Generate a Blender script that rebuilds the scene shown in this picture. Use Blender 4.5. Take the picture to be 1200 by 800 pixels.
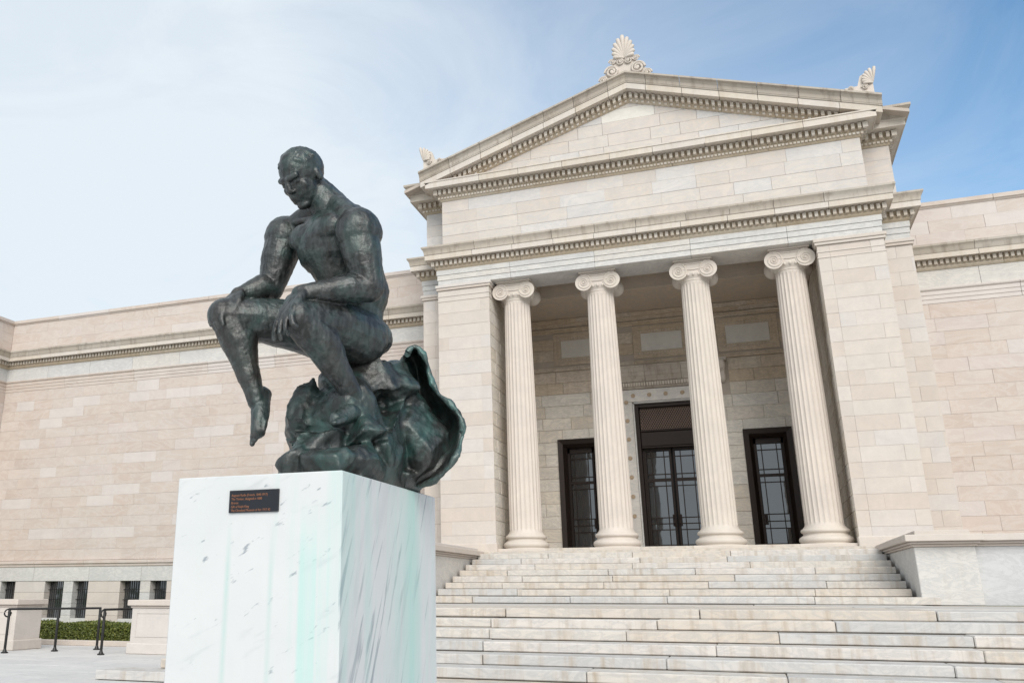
import bpy, bmesh, math, random
from mathutils import Vector, Matrix, Euler
R = math.radians
random.seed(7)
scene = bpy.context.scene
for o in list(bpy.data.objects): bpy.data.objects.remove(o)
COL = scene.collection

# ------------------------------------------------------------------ camera
CAM = Vector((2.057, -25.475, -1.157)); YAW, PITCH = R(20.688), R(17.202)
FPX, PX0, PY0 = 1037.07, 475.19, 371.13          # focal length and principal point, in 1200x800 pixels
cd = bpy.data.cameras.new('camera'); cam = bpy.data.objects.new('camera', cd); COL.objects.link(cam)
cam.location = CAM; cam.rotation_euler = (R(90) + PITCH, 0, YAW)
cd.sensor_width = 36; cd.lens = FPX / 1200 * 36
cd.shift_x = (600 - PX0) / 1200; cd.shift_y = (PY0 - 400) / 1200
try:
    scene.cycles.max_bounces = 12; scene.cycles.diffuse_bounces = 8
except Exception: pass
cd.clip_start = 0.05; cd.clip_end = 6000
scene.camera = cam

# ------------------------------------------------------------------ sky and sun
SUN_AZ, SUN_EL = R(205), R(34)                   # azimuth measured from +Y towards -X
sdir = Vector((-math.sin(SUN_AZ) * math.cos(SUN_EL), math.cos(SUN_AZ) * math.cos(SUN_EL), math.sin(SUN_EL)))
w = bpy.data.worlds.new('World'); scene.world = w; w.use_nodes = True
nt = w.node_tree; N = nt.nodes; L = nt.links
bg = N['Background']; bg.inputs['Strength'].default_value = 0.1
sky = N.new('ShaderNodeTexSky'); sky.sky_type = 'NISHITA'; sky.sun_disc = False
sky.sun_elevation = SUN_EL; sky.sun_rotation = -SUN_AZ; sky.air_density = 1.0; sky.dust_density = 0.4; sky.ozone_density = 2.0
tc = N.new('ShaderNodeTexCoord')
dot = N.new('ShaderNodeVectorMath'); dot.operation = 'DOT_PRODUCT'
L.new(tc.outputs['Generated'], dot.inputs[0]); dot.inputs[1].default_value = (0.383, 0.663, 0.643)
mr = N.new('ShaderNodeMapRange'); mr.interpolation_type = 'LINEAR'
mr.inputs['From Min'].default_value = 0.985; mr.inputs['From Max'].default_value = 0.66
L.new(dot.outputs['Value'], mr.inputs['Value'])
cn = N.new('ShaderNodeTexNoise'); cn.inputs['Scale'].default_value = 2.3; cn.inputs['Detail'].default_value = 9; cn.inputs['Roughness'].default_value = 0.62; cn.inputs['Distortion'].default_value = 0.8
cmap = N.new('ShaderNodeMapping'); cmap.inputs['Scale'].default_value = (1.0, 1.6, 2.6)
L.new(tc.outputs['Generated'], cmap.inputs['Vector']); L.new(cmap.outputs[0], cn.inputs['Vector'])
cr = N.new('ShaderNodeMapRange'); cr.inputs['From Min'].default_value = 0.35; cr.inputs['From Max'].default_value = 0.75
cr.inputs['To Min'].default_value = -0.09; cr.inputs['To Max'].default_value = 0.25
L.new(cn.outputs['Fac'], cr.inputs['Value'])
ad = N.new('ShaderNodeMath'); ad.operation = 'ADD'; ad.use_clamp = True
L.new(mr.outputs[0], ad.inputs[0]); L.new(cr.outputs[0], ad.inputs[1])
ms = N.new('ShaderNodeMath'); ms.operation = 'MULTIPLY_ADD'; ms.inputs[1].default_value = 0.95; ms.inputs[2].default_value = 0.03
L.new(ad.outputs[0], ms.inputs[0])
mx = N.new('ShaderNodeMix'); mx.data_type = 'RGBA'
sk = N.new('ShaderNodeMix'); sk.data_type = 'RGBA'; sk.blend_type = 'MULTIPLY'; sk.inputs['Factor'].default_value = 1.0; sk.inputs['B'].default_value = (1.02, 1.36, 1.42, 1)
L.new(sky.outputs[0], sk.inputs['A']); L.new(ms.outputs[0], mx.inputs['Factor']); L.new(sk.outputs['Result'], mx.inputs['A'])
mx.inputs['B'].default_value = (5.8, 6.35, 6.8, 1)
L.new(mx.outputs['Result'], bg.inputs['Color'])
sl = bpy.data.lights.new('sun', 'SUN'); sl.energy = 2.1; sl.angle = R(40); sl.color = (1.0, 0.95, 0.88)
so = bpy.data.objects.new('sun', sl); COL.objects.link(so); so.rotation_euler = sdir.to_track_quat('Z', 'Y').to_euler()
so.location = (0, 0, 40)
vs = scene.view_settings; vs.view_transform = 'Standard'; vs.look = 'None'; vs.gamma = 1; vs.exposure = 0.47

# ------------------------------------------------------------------ pixel helper (directions only; distances come from known planes)
cy_, sy_, cp_, sp_ = math.cos(YAW), math.sin(YAW), math.cos(PITCH), math.sin(PITCH)
FW = Vector((-sy_ * cp_, cy_ * cp_, sp_)); RT = Vector((cy_, sy_, 0)); UP = RT.cross(FW)
def at(u, v, X=None, Y=None, Z=None):
    d = FW + RT * ((u - PX0) / FPX) - UP * ((v - PY0) / FPX)
    if X is not None: t = (X - CAM.x) / d.x
    elif Y is not None: t = (Y - CAM.y) / d.y
    else: t = (Z - CAM.z) / d.z
    return CAM + d * t
def depth(p): return (Vector(p) - CAM).dot(FW)

# ------------------------------------------------------------------ mesh helpers
class MB:
    def __init__(s): s.v = []; s.f = []
    def add(s, vs, fs):
        b = len(s.v); s.v += [tuple(p) for p in vs]; s.f += [tuple(b + i for i in f) for f in fs]
    def box(s, x0, x1, y0, y1, z0, z1):
        if x0 > x1: x0, x1 = x1, x0
        if y0 > y1: y0, y1 = y1, y0
        s.add([(x0,y0,z0),(x1,y0,z0),(x1,y1,z0),(x0,y1,z0),(x0,y0,z1),(x1,y0,z1),(x1,y1,z1),(x0,y1,z1)],
              [(3,2,1,0),(4,5,6,7),(0,1,5,4),(1,2,6,5),(2,3,7,6),(3,0,4,7)])
    def cbox(s, x0, x1, y0, y1, z0, z1, c=0.01):
        """box with all edges chamfered"""
        bm = bmesh.new(); bmesh.ops.create_cube(bm, size=1)
        for v in bm.verts: v.co = Vector(((x0+x1)/2 + v.co.x*(x1-x0), (y0+y1)/2 + v.co.y*(y1-y0), (z0+z1)/2 + v.co.z*(z1-z0)))
        bmesh.ops.bevel(bm, geom=bm.edges[:], offset=c, segments=1, affect='EDGES')
        s.bm(bm); bm.free()
    def bm(s, bm):
        bm.verts.index_update(); b = len(s.v)
        s.v += [tuple(v.co) for v in bm.verts]; s.f += [tuple(b + v.index for v in f.verts) for f in bm.faces]
    def loft(s, A, B):
        """closed solid between two equal polygons"""
        n = len(A); s.add(list(A) + list(B), [tuple(range(n))[::-1], tuple(range(n, 2*n))] + [(i, (i+1) % n, n+(i+1) % n, n+i) for i in range(n)])
    def lathe(s, prof, n=32, c=(0,0,0), axis='z', cap=True):
        vs = []
        for r, h in prof:
            for i in range(n):
                a = 2*math.pi*i/n
                if axis == 'z': vs.append((c[0]+r*math.cos(a), c[1]+r*math.sin(a), c[2]+h))
                elif axis == 'y': vs.append((c[0]+r*math.cos(a), c[1]+h, c[2]-r*math.sin(a)))
                else: vs.append((c[0]+h, c[1]+r*math.cos(a), c[2]+r*math.sin(a)))
        fs = [(k*n+i, k*n+(i+1) % n, (k+1)*n+(i+1) % n, (k+1)*n+i) for k in range(len(prof)-1) for i in range(n)]
        if cap: fs += [tuple(range(n))[::-1], tuple(range((len(prof)-1)*n, len(prof)*n))]
        s.add(vs, fs)
    def tube(s, pts, r, n=8):
        pts = [Vector(p) for p in pts]; rings = []; up = Vector((0.13, 0.21, 0.97))
        rs = r if isinstance(r, (list, tuple)) else [r]*len(pts)
        for i, p in enumerate(pts):
            t = (pts[min(i+1, len(pts)-1)] - pts[max(i-1, 0)]).normalized()
            a = t.cross(up).normalized(); b = t.cross(a)
            rings.append([p + (a*math.cos(2*math.pi*k/n) + b*math.sin(2*math.pi*k/n))*rs[i] for k in range(n)])
        vs = [q for ring in rings for q in ring]
        fs = [(k*n+i, k*n+(i+1) % n, (k+1)*n+(i+1) % n, (k+1)*n+i) for k in range(len(pts)-1) for i in range(n)]
        fs += [tuple(range(n))[::-1], tuple(range((len(pts)-1)*n, len(pts)*n))]
        s.add(vs, fs)
    def mesh(s, name, mat, smooth=False, fix=True):
        me = bpy.data.meshes.new(name); me.from_pydata(s.v, [], s.f)
        if fix:
            b = bmesh.new(); b.from_mesh(me); bmesh.ops.recalc_face_normals(b, faces=b.faces[:]); b.to_mesh(me); b.free()
        if smooth:
            me.polygons.foreach_set('use_smooth', [True]*len(me.polygons))
            try: me.set_sharp_from_angle(angle=R(smooth if smooth is not True else 40))
            except Exception: pass
        me.materials.append(mat); return me
    def build(s, name, mat, parent=None, smooth=False, kind=None, label=None, loc=None):
        return link(name, s.mesh(name, mat, smooth), parent, kind, label, loc)
def link(name, me, parent=None, kind=None, label=None, loc=None, rz=0):
    o = bpy.data.objects.new(name, me); COL.objects.link(o); o.parent = parent
    if loc is not None: o.location = loc
    if rz: o.rotation_euler = (0, 0, rz)
    if kind: o['kind'] = kind
    if label: o['label'] = label
    return o
def thing(name, label, cat, loc=(0,0,0), group=None):
    o = bpy.data.objects.new(name, None); COL.objects.link(o); o.location = loc; o.empty_display_size = 0.3
    o['label'] = label; o['category'] = cat
    if group: o['group'] = group
    return o

# ------------------------------------------------------------------ materials
def mat_new(name):
    m = bpy.data.materials.new(name); m.use_nodes = True
    return m, m.node_tree.nodes, m.node_tree.links, m.node_tree.nodes['Principled BSDF']
def nd(N, t, **k):
    n = N.new(t)
    for a, b in k.items():
        if a in n.inputs.keys(): n.inputs[a].default_value = b
        else: setattr(n, a, b)
    return n
def ramp(N, stops, interp='LINEAR'):
    r = N.new('ShaderNodeValToRGB'); r.color_ramp.interpolation = interp; e = r.color_ramp.elements
    while len(e) > 1: e.remove(e[-1])
    e[0].position = stops[0][0]; e[0].color = (*stops[0][1], 1) if len(stops[0][1]) == 3 else stops[0][1]
    for p, c in stops[1:]:
        q = e.new(p); q.color = (*c, 1) if len(c) == 3 else c
    return r
def mixc(N, L, fac, a, b, mode='MIX'):
    m = N.new('ShaderNodeMix'); m.data_type = 'RGBA'; m.blend_type = mode
    for s, v in (('Factor', fac), ('A', a), ('B', b)):
        if isinstance(v, (int, float)): m.inputs[s].default_value = v
        elif isinstance(v, tuple): m.inputs[s].default_value = (*v, 1) if len(v) == 3 else v
        else: L.new(v, m.inputs[s])
    return m.outputs['Result']
def stone(name, tints, rnd='object', vein=0.35, veincol=(0.33, 0.34, 0.35), stain=0.15, staincol=(0.30, 0.23, 0.15), rough=0.7, bump=0.25, vscale=1.3):
    """pieces of quarried stone: every piece takes one of the tints, with clouding, veins and weather stains"""
    m, N, L, P = mat_new(name)
    geo = N.new('ShaderNodeNewGeometry'); src = geo.outputs['Random Per Island']
    if rnd == 'object':
        oi = N.new('ShaderNodeObjectInfo'); src = oi.outputs['Random']
    n = len(tints); tr = ramp(N, [(i/n, t) for i, t in enumerate(tints)], 'CONSTANT'); L.new(src, tr.inputs[0])
    off = nd(N, 'ShaderNodeVectorMath', operation='MULTIPLY_ADD'); L.new(src, off.inputs[0]); off.inputs[1].default_value = (37, 23, 51); L.new(geo.outputs['Position'], off.inputs[2])
    pos = off.outputs[0]
    big = nd(N, 'ShaderNodeTexNoise', Scale=vscale, Detail=5.0, Roughness=0.6, Distortion=1.2); L.new(pos, big.inputs['Vector'])
    c1 = mixc(N, L, big.outputs['Fac'], (0.84, 0.84, 0.85), (1.13, 1.12, 1.10))
    base = mixc(N, L, 1.0, tr.outputs[0], c1, 'MULTIPLY')
    # soft grey veins running aslant
    mp = nd(N, 'ShaderNodeMapping'); mp.inputs['Rotation'].default_value = (0.3, 0.5, 0.4); mp.inputs['Scale'].default_value = (1, 1, 2.6); L.new(pos, mp.inputs['Vector'])
    vn = nd(N, 'ShaderNodeTexNoise', Scale=vscale*1.25, Detail=7.0, Roughness=0.62, Distortion=2.2); L.new(mp.outputs[0], vn.inputs['Vector'])
    vr = ramp(N, [(0.40, (0,0,0)), (0.49, (1,1,1)), (0.54, (0.25,)*3), (0.62, (0,0,0))]); L.new(vn.outputs['Fac'], vr.inputs[0])
    vm = nd(N, 'ShaderNodeMath', operation='MULTIPLY'); L.new(vr.outputs[0], vm.inputs[0]); vm.inputs[1].default_value = vein
    base = mixc(N, L, vm.outputs[0], base, veincol)
    # rain stains: noise drawn out vertically
    ms_ = nd(N, 'ShaderNodeMapping'); ms_.inputs['Scale'].default_value = (5.5, 5.5, 0.55); L.new(geo.outputs['Position'], ms_.inputs['Vector'])
    sn = nd(N, 'ShaderNodeTexNoise', Scale=1.0, Detail=5.0, Roughness=0.65); L.new(ms_.outputs[0], sn.inputs['Vector'])
    sr = ramp(N, [(0.50, (0,0,0)), (0.75, (1,1,1))]); L.new(sn.outputs['Fac'], sr.inputs[0])
    sm = nd(N, 'ShaderNodeMath', operation='MULTIPLY'); L.new(sr.outputs[0], sm.inputs[0]); sm.inputs[1].default_value = stain
    base = mixc(N, L, sm.outputs[0], base, staincol)
    fn = nd(N, 'ShaderNodeTexNoise', Scale=38.0, Detail=6.0, Roughness=0.7); L.new(geo.outputs['Position'], fn.inputs['Vector'])
    base = mixc(N, L, fn.outputs['Fac'], mixc(N, L, 1.0, base, (0.93, 0.925, 0.92), 'MULTIPLY'), mixc(N, L, 1.0, base, (1.06, 1.06, 1.06), 'MULTIPLY'))
    L.new(base, P.inputs['Base Color']); P.inputs['Roughness'].default_value = rough
    bp = nd(N, 'ShaderNodeBump', Strength=bump, Distance=0.01); L.new(fn.outputs['Fac'], bp.inputs['Height']); L.new(bp.outputs[0], P.inputs['Normal'])
    return m
T_PIER = [(0.582, 0.527, 0.479), (0.567, 0.507, 0.454), (0.592, 0.542, 0.5), (0.572, 0.517, 0.469), (0.558, 0.492, 0.439), (0.582, 0.532, 0.484), (0.577, 0.542, 0.515)]
T_WING = [(0.541, 0.463, 0.414), (0.526, 0.444, 0.394), (0.551, 0.478, 0.434), (0.536, 0.458, 0.409), (0.531, 0.453, 0.399), (0.546, 0.473, 0.429), (0.585, 0.536, 0.51), (0.541, 0.468, 0.424), (0.522, 0.439, 0.389), (0.551, 0.483, 0.439), (0.536, 0.463, 0.414), (0.556, 0.487, 0.455)]
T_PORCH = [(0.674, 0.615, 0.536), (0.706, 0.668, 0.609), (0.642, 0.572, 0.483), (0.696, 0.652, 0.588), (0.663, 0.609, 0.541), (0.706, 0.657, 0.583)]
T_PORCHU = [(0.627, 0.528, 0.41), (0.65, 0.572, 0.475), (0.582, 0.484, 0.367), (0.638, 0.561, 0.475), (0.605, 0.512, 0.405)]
T_ATTIC = [(0.6, 0.548, 0.499), (0.58, 0.518, 0.463), (0.605, 0.578, 0.556), (0.6, 0.538, 0.489), (0.585, 0.558, 0.541), (0.6, 0.558, 0.52)]
T_MARB = [(0.60,0.59,0.57),(0.57,0.565,0.56),(0.61,0.585,0.55),(0.585,0.58,0.565)]
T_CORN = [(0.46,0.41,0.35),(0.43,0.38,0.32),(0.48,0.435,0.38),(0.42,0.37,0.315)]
T_STEP = [(0.592, 0.556, 0.51), (0.551, 0.535, 0.515), (0.592, 0.54, 0.48), (0.52, 0.51, 0.495), (0.571, 0.515, 0.45), (0.612, 0.576, 0.54)]
MAT = {}
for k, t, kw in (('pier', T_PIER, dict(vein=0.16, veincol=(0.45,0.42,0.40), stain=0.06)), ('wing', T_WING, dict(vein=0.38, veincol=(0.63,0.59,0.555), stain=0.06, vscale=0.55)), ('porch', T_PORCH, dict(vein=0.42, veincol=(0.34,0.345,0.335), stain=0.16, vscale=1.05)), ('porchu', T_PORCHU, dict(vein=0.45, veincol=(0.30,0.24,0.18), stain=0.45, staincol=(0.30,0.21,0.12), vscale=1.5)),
                 ('attic', T_ATTIC, dict(vein=0.45, veincol=(0.45,0.46,0.475), stain=0.08, vscale=0.8)), ('marble', T_MARB, dict(vein=0.35, stain=0.10))):
    MAT[k, 0] = stone(k + '_stone', t, 'object', **kw); MAT[k, 1] = stone(k + '_stone_courses', t, 'island', **kw)
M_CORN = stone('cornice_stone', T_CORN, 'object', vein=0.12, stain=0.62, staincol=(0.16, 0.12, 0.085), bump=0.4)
M_CORNI = stone('cornice_stone_small', [(0.60,0.54,0.47),(0.57,0.51,0.44),(0.62,0.57,0.51)], 'island', vein=0.05, stain=0.45, staincol=(0.36, 0.26, 0.16))
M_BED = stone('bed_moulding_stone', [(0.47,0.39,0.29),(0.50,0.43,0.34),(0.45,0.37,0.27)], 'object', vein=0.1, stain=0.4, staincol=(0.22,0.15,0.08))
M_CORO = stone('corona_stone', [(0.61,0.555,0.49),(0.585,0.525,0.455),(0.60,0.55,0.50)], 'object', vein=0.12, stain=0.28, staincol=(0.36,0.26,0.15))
M_COL = stone('column_stone', [(0.60,0.545,0.485),(0.605,0.545,0.49)], 'object', vein=0.05, stain=0.10, staincol=(0.42,0.34,0.28), bump=0.3)
M_CORE = stone('wall_core_stone', [(0.46,0.40,0.345)], 'object', vein=0.1, stain=0.2)
M_STEP = stone('step_marble', T_STEP, 'object', vein=0.40, stain=0.75, staincol=(0.36, 0.285, 0.205), rough=0.6, vscale=1.0)
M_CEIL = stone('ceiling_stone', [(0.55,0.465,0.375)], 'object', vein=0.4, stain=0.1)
M_PAVE = stone('paving_stone', [(0.60,0.59,0.58),(0.57,0.56,0.55),(0.62,0.605,0.59)], 'object', vein=0.15, stain=0.05)
M_PANEL = stone('panel_marble', [(0.68,0.655,0.61)], 'object', vein=0.12, stain=0.05)
M_BASEW = stone('terrace_marble', [(0.56,0.57,0.585),(0.58,0.58,0.58)], 'object', vein=0.30, stain=0.04)

def plain(name, col, rough=0.5, metal=0.0, spec=0.5, nscale=20, namp=0.25):
    m, N, L, P = mat_new(name)
    g = N.new('ShaderNodeNewGeometry'); n = nd(N, 'ShaderNodeTexNoise', Scale=float(nscale), Detail=5.0, Roughness=0.6); L.new(g.outputs['Position'], n.inputs['Vector'])
    c = mixc(N, L, n.outputs['Fac'], tuple(x*(1-namp) for x in col), tuple(x*(1+namp) for x in col)); L.new(c, P.inputs['Base Color'])
    P.inputs['Roughness'].default_value = rough; P.inputs['Metallic'].default_value = metal; P.inputs['Specular IOR Level'].default_value = spec
    return m
M_DOOR = plain('door_bronze', (0.022, 0.014, 0.011), 0.42, 0.5, 0.5, 30)
M_IRON = plain('black_iron', (0.012, 0.011, 0.011), 0.45, 0.0, 0.5)
M_DARK = plain('dark_interior', (0.012, 0.012, 0.013), 0.9)
M_PLAQUE = plain('plaque_bronze', (0.018, 0.020, 0.026), 0.38, 0.3)
M_LETTER = plain('letter_copper', (0.30, 0.13, 0.07), 0.5, 0.2)
M_ROSE = plain('rosette_stone', (0.40, 0.31, 0.22), 0.8)
M_SOIL = plain('planting_soil', (0.05, 0.035, 0.025), 0.95)
def glass(name):
    m, N, L, P = mat_new(name)
    oi = N.new('ShaderNodeObjectInfo')
    c = mixc(N, L, oi.outputs['Random'], (0.012, 0.015, 0.018), (0.035, 0.042, 0.048)); L.new(c, P.inputs['Base Color'])
    P.inputs['Roughness'].default_value = 0.04; P.inputs['IOR'].default_value = 2.3
    g = N.new('ShaderNodeNewGeometry'); n = nd(N, 'ShaderNodeTexNoise', Scale=2.2, Detail=1.0); L.new(g.outputs['Position'], n.inputs['Vector'])
    b = nd(N, 'ShaderNodeBump', Strength=0.06, Distance=0.05); L.new(n.outputs['Fac'], b.inputs['Height']); L.new(b.outputs[0], P.inputs['Normal'])
    return m
M_GLASS = glass('window_glass')
def bronze(name, dark=(0.011, 0.012, 0.012), pat=(0.032, 0.090, 0.080), grey=(0.19, 0.205, 0.205), amt=0.6):
    m, N, L, P = mat_new(name)
    tcn = N.new('ShaderNodeTexCoord'); g = N.new('ShaderNodeNewGeometry')
    n1 = nd(N, 'ShaderNodeTexNoise', Scale=5.0, Detail=8.0, Roughness=0.65, Distortion=0.6); L.new(g.outputs['Position'], n1.inputs['Vector'])
    mp = nd(N, 'ShaderNodeMapping'); mp.inputs['Scale'].default_value = (30, 30, 7.0); L.new(g.outputs['Position'], mp.inputs['Vector'])
    n2 = nd(N, 'ShaderNodeTexNoise', Scale=1.0, Detail=8.0, Roughness=0.7, Distortion=0.2); L.new(mp.outputs[0], n2.inputs['Vector'])
    r1 = ramp(N, [(0.45, (0,0,0)), (0.68, (1,1,1))]); L.new(n1.outputs['Fac'], r1.inputs[0])
    r2 = ramp(N, [(0.42, (0,0,0)), (0.78, (1,1,1))]); L.new(n2.outputs['Fac'], r2.inputs[0])
    m1 = nd(N, 'ShaderNodeMath', operation='MULTIPLY'); L.new(r1.outputs[0], m1.inputs[0]); m1.inputs[1].default_value = amt
    m2 = nd(N, 'ShaderNodeMath', operation='MULTIPLY'); L.new(r2.outputs[0], m2.inputs[0]); m2.inputs[1].default_value = 0.75
    pr = ramp(N, [(0.44, (0,0,0)), (0.56, (1,1,1))]); L.new(g.outputs['Pointiness'], pr.inputs[0])
    pm = nd(N, 'ShaderNodeMath', operation='MULTIPLY'); L.new(m2.outputs[0], pm.inputs[0]); L.new(pr.outputs[0], pm.inputs[1]); m2 = pm  # worn grey fades in creases: highlights and crease shade painted into the colour
    c = mixc(N, L, m1.outputs[0], dark, pat)
    c = mixc(N, L, m2.outputs[0], c, grey)
    n3 = nd(N, 'ShaderNodeTexNoise', Scale=2.2, Detail=3.0); L.new(g.outputs['Position'], n3.inputs['Vector'])
    r3 = ramp(N, [(0.5, (0,0,0)), (0.7, (1,1,1))]); L.new(n3.outputs['Fac'], r3.inputs[0])
    m3 = nd(N, 'ShaderNodeMath', operation='MULTIPLY'); L.new(r3.outputs[0], m3.inputs[0]); m3.inputs[1].default_value = 0.5
    c = mixc(N, L, m3.outputs[0], c, (0.038, 0.027, 0.021))
    L.new(c, P.inputs['Base Color']); P.inputs['Metallic'].default_value = 0.25; P.inputs['Roughness'].default_value = 0.36; P.inputs['Specular IOR Level'].default_value = 0.8
    n4 = nd(N, 'ShaderNodeTexNoise', Scale=55.0, Detail=5.0, Roughness=0.7); L.new(g.outputs['Position'], n4.inputs['Vector'])
    b = nd(N, 'ShaderNodeBump', Strength=0.35, Distance=0.012); L.new(n4.outputs['Fac'], b.inputs['Height']); L.new(b.outputs[0], P.inputs['Normal'])
    return m
M_BRONZE = bronze('statue_bronze')
M_ROCK = bronze('rock_bronze', (0.014, 0.017, 0.016), (0.035, 0.105, 0.092), (0.12, 0.14, 0.138), 0.75)

# ------------------------------------------------------------------ ground
def ground_mat():
    m, N, L, P = mat_new('grass_ground')
    g = N.new('ShaderNodeNewGeometry'); n = nd(N, 'ShaderNodeTexNoise', Scale=0.4, Detail=8.0); L.new(g.outputs['Position'], n.inputs['Vector'])
    L.new(mixc(N, L, n.outputs['Fac'], (0.045, 0.075, 0.02), (0.09, 0.12, 0.04)), P.inputs['Base Color']); P.inputs['Roughness'].default_value = 0.95
    return m
GZ = -2.40
b = MB(); b.add([(-900,-900,GZ-0.03),(900,-900,GZ-0.03),(900,900,GZ-0.03),(-900,900,GZ-0.03)], [(0,1,2,3)])
link('ground', b.mesh('ground', ground_mat(), fix=False), kind='structure')
b = MB(); b.box(-45, 45, -75, -4.6, GZ-0.25, GZ-0.012)  # paving extended unseen behind the camera, added to bounce light onto the facade
pav = b.build('pavement', M_PAVE, kind='structure')
slab_me = None
for j in range(13):
    y0 = -17.5 + j*0.9; sh = (j % 2)*0.7
    for i in range(8):
        x0 = -17.2 + i*1.4 + sh
        if x0 > -6.6: continue
        if slab_me is None:
            s = MB(); s.cbox(-0.694, 0.694, -0.444, 0.444, -0.05, 0.0, 0.004); slab_me = s.mesh('paving_slab', M_PAVE)
        link('paving_slab', slab_me, pav, loc=(x0+0.7, y0+0.45, GZ+random.uniform(0, 0.003)))

# ------------------------------------------------------------------ ashlar blocks
BLOCKS = []                                     # (centre, length, height, rotation, region)
def rows(region, plane, u0, u1, z0, z1, axis='y', sign=-1, row=0.39, lmin=0.75, lmax=1.7, holes=(), fixed=None, zanchor=None):
    z = z0; k = 0
    while z < z1 - 0.05:
        zt = min(z + row, z1)
        if z1 - zt < 0.13: zt = z1
        # cut the row into free intervals between the holes
        iv = [(u0, u1)]
        for (a, b_, c, d) in holes:
            if d <= z + 0.02 or c >= zt - 0.02: continue
            nv = []
            for (p, q) in iv:
                if b_ <= p or a >= q: nv.append((p, q)); continue
                if a - p > 0.04: nv.append((p, a))
                if q - b_ > 0.04: nv.append((b_, q))
            iv = nv
        for (p, q) in iv:
            if fixed: cuts = [c for c in fixed(k) if p + 0.05 < c < q - 0.05]
            else:
                cuts = []; x = p + random.uniform(lmin*0.45, lmax*0.8)
                while x < q - lmin*0.4: cuts.append(x); x += random.uniform(lmin, lmax)
            ed = [p] + cuts + [q]
            for a, b_ in zip(ed[:-1], ed[1:]):
                BLOCKS.append((region, axis, sign, plane, (a+b_)/2, (z+zt)/2, b_-a, zt-z))
        z = zt; k += 1
def block_geo(l, h, g=0.0012, c=0.0035):
    t = 0.06; x, z = l/2-g, h/2-g
    vs = [(-x,t,-z),(x,t,-z),(x,t,z),(-x,t,z),(-x,c,-z),(x,c,-z),(x,c,z),(-x,c,z),(-x+c,0,-z+c),(x-c,0,-z+c),(x-c,0,z-c),(-x+c,0,z-c)]
    fs = [(0,1,2,3)] + [(4+i, 4+(i+1)%4, (i+1)%4, i) for i in range(4)] + [(8+i, 8+(i+1)%4, 4+(i+1)%4, 4+i) for i in range(4)] + [(8,11,10,9)]
    return vs, [f[::-1] for f in fs]
def place(bk):
    region, axis, sign, plane, u, z, l, h = bk
    j = random.uniform(-0.003, 0.004)
    if axis == 'y': return Vector((u, plane + sign*j, z)), (0 if sign < 0 else math.pi)
    return Vector((plane + sign*j, u, z)), (R(90) if sign > 0 else R(-90))

# ------------------------------------------------------------------ swept cornices
class Path:
    def __init__(s, pts): s.p = [Vector(q) for q in pts]
    def n(s, i):
        d = (s.p[i+1] - s.p[i]).normalized(); return Vector((d.y, -d.x))
    def corner(s, i):
        if i == 0: nn = s.n(0); return lambda d: s.p[0] + nn*d
        if i == len(s.p)-1: nn = s.n(i-1); return lambda d: s.p[-1] + nn*d
        a, c = s.n(i-1), s.n(i); m = (a + c)/(1 + a.dot(c)); return lambda d: s.p[i] + m*d
    def cut(s, i, t):
        q = s.p[i] + (s.p[i+1]-s.p[i]).normalized()*t; nn = s.n(i); return lambda d: q + nn*d
    def length(s, i): return (s.p[i+1]-s.p[i]).length
def sweep(path, prof, name, mat, parent, stone_len=1.15, segs=None, gap=0.011, jitter=0.2):
    out = []
    for i in range(len(path.p)-1):
        if segs is not None and i not in segs: continue
        n = max(1, round(path.length(i)/stone_len)); Ln = path.length(i)
        ts = [0] + [Ln*k/n + random.uniform(-jitter, jitter)*Ln/n*0.4 for k in range(1, n)] + [Ln]
        for k in range(n):
            A = path.corner(i) if k == 0 else path.cut(i, ts[k] + gap/2)
            B = path.corner(i+1) if k == n-1 else path.cut(i, ts[k+1] - gap/2)
            m = MB(); m.loft([(*A(d), z) for d, z in prof], [(*B(d), z) for d, z in prof]); out.append(m.build(name, mat, parent, smooth=25))
    return out
def dentils(mb, path, d0, d1, z0, z1, wdt, pitch, segs=None):
    for i in range(len(path.p)-1):
        if segs is not None and i not in segs: continue
        A, B = path.corner(i)(d1), path.corner(i+1)(d1); Ln = (B-A).length
        if Ln < wdt: continue
        n = max(1, int(round((Ln - wdt)/pitch))); t = (path.p[i+1]-path.p[i]).normalized(); nn = path.n(i)
        A0 = A - nn*d1
        if i % 2: z0_, z1_, d1_ = z0+0.004, z1-0.004, d1-0.004
        else: z0_, z1_, d1_ = z0, z1, d1
        for k in range(n+1):
            c = A0 + t*(wdt/2 + (Ln-wdt)*k/n); a, e = c - t*wdt/2, c + t*wdt/2
            if i % 2 and (k == 0 or k == n) : a, e = a + t*(0.004 if k == 0 else 0), e - t*(0.004 if k == n else 0)
            q = [a+nn*d0, e+nn*d0, e+nn*d1_, a+nn*d1_]
            mb.loft([(*p, z0_) for p in q], [(*p, z1_) for p in q])

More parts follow.
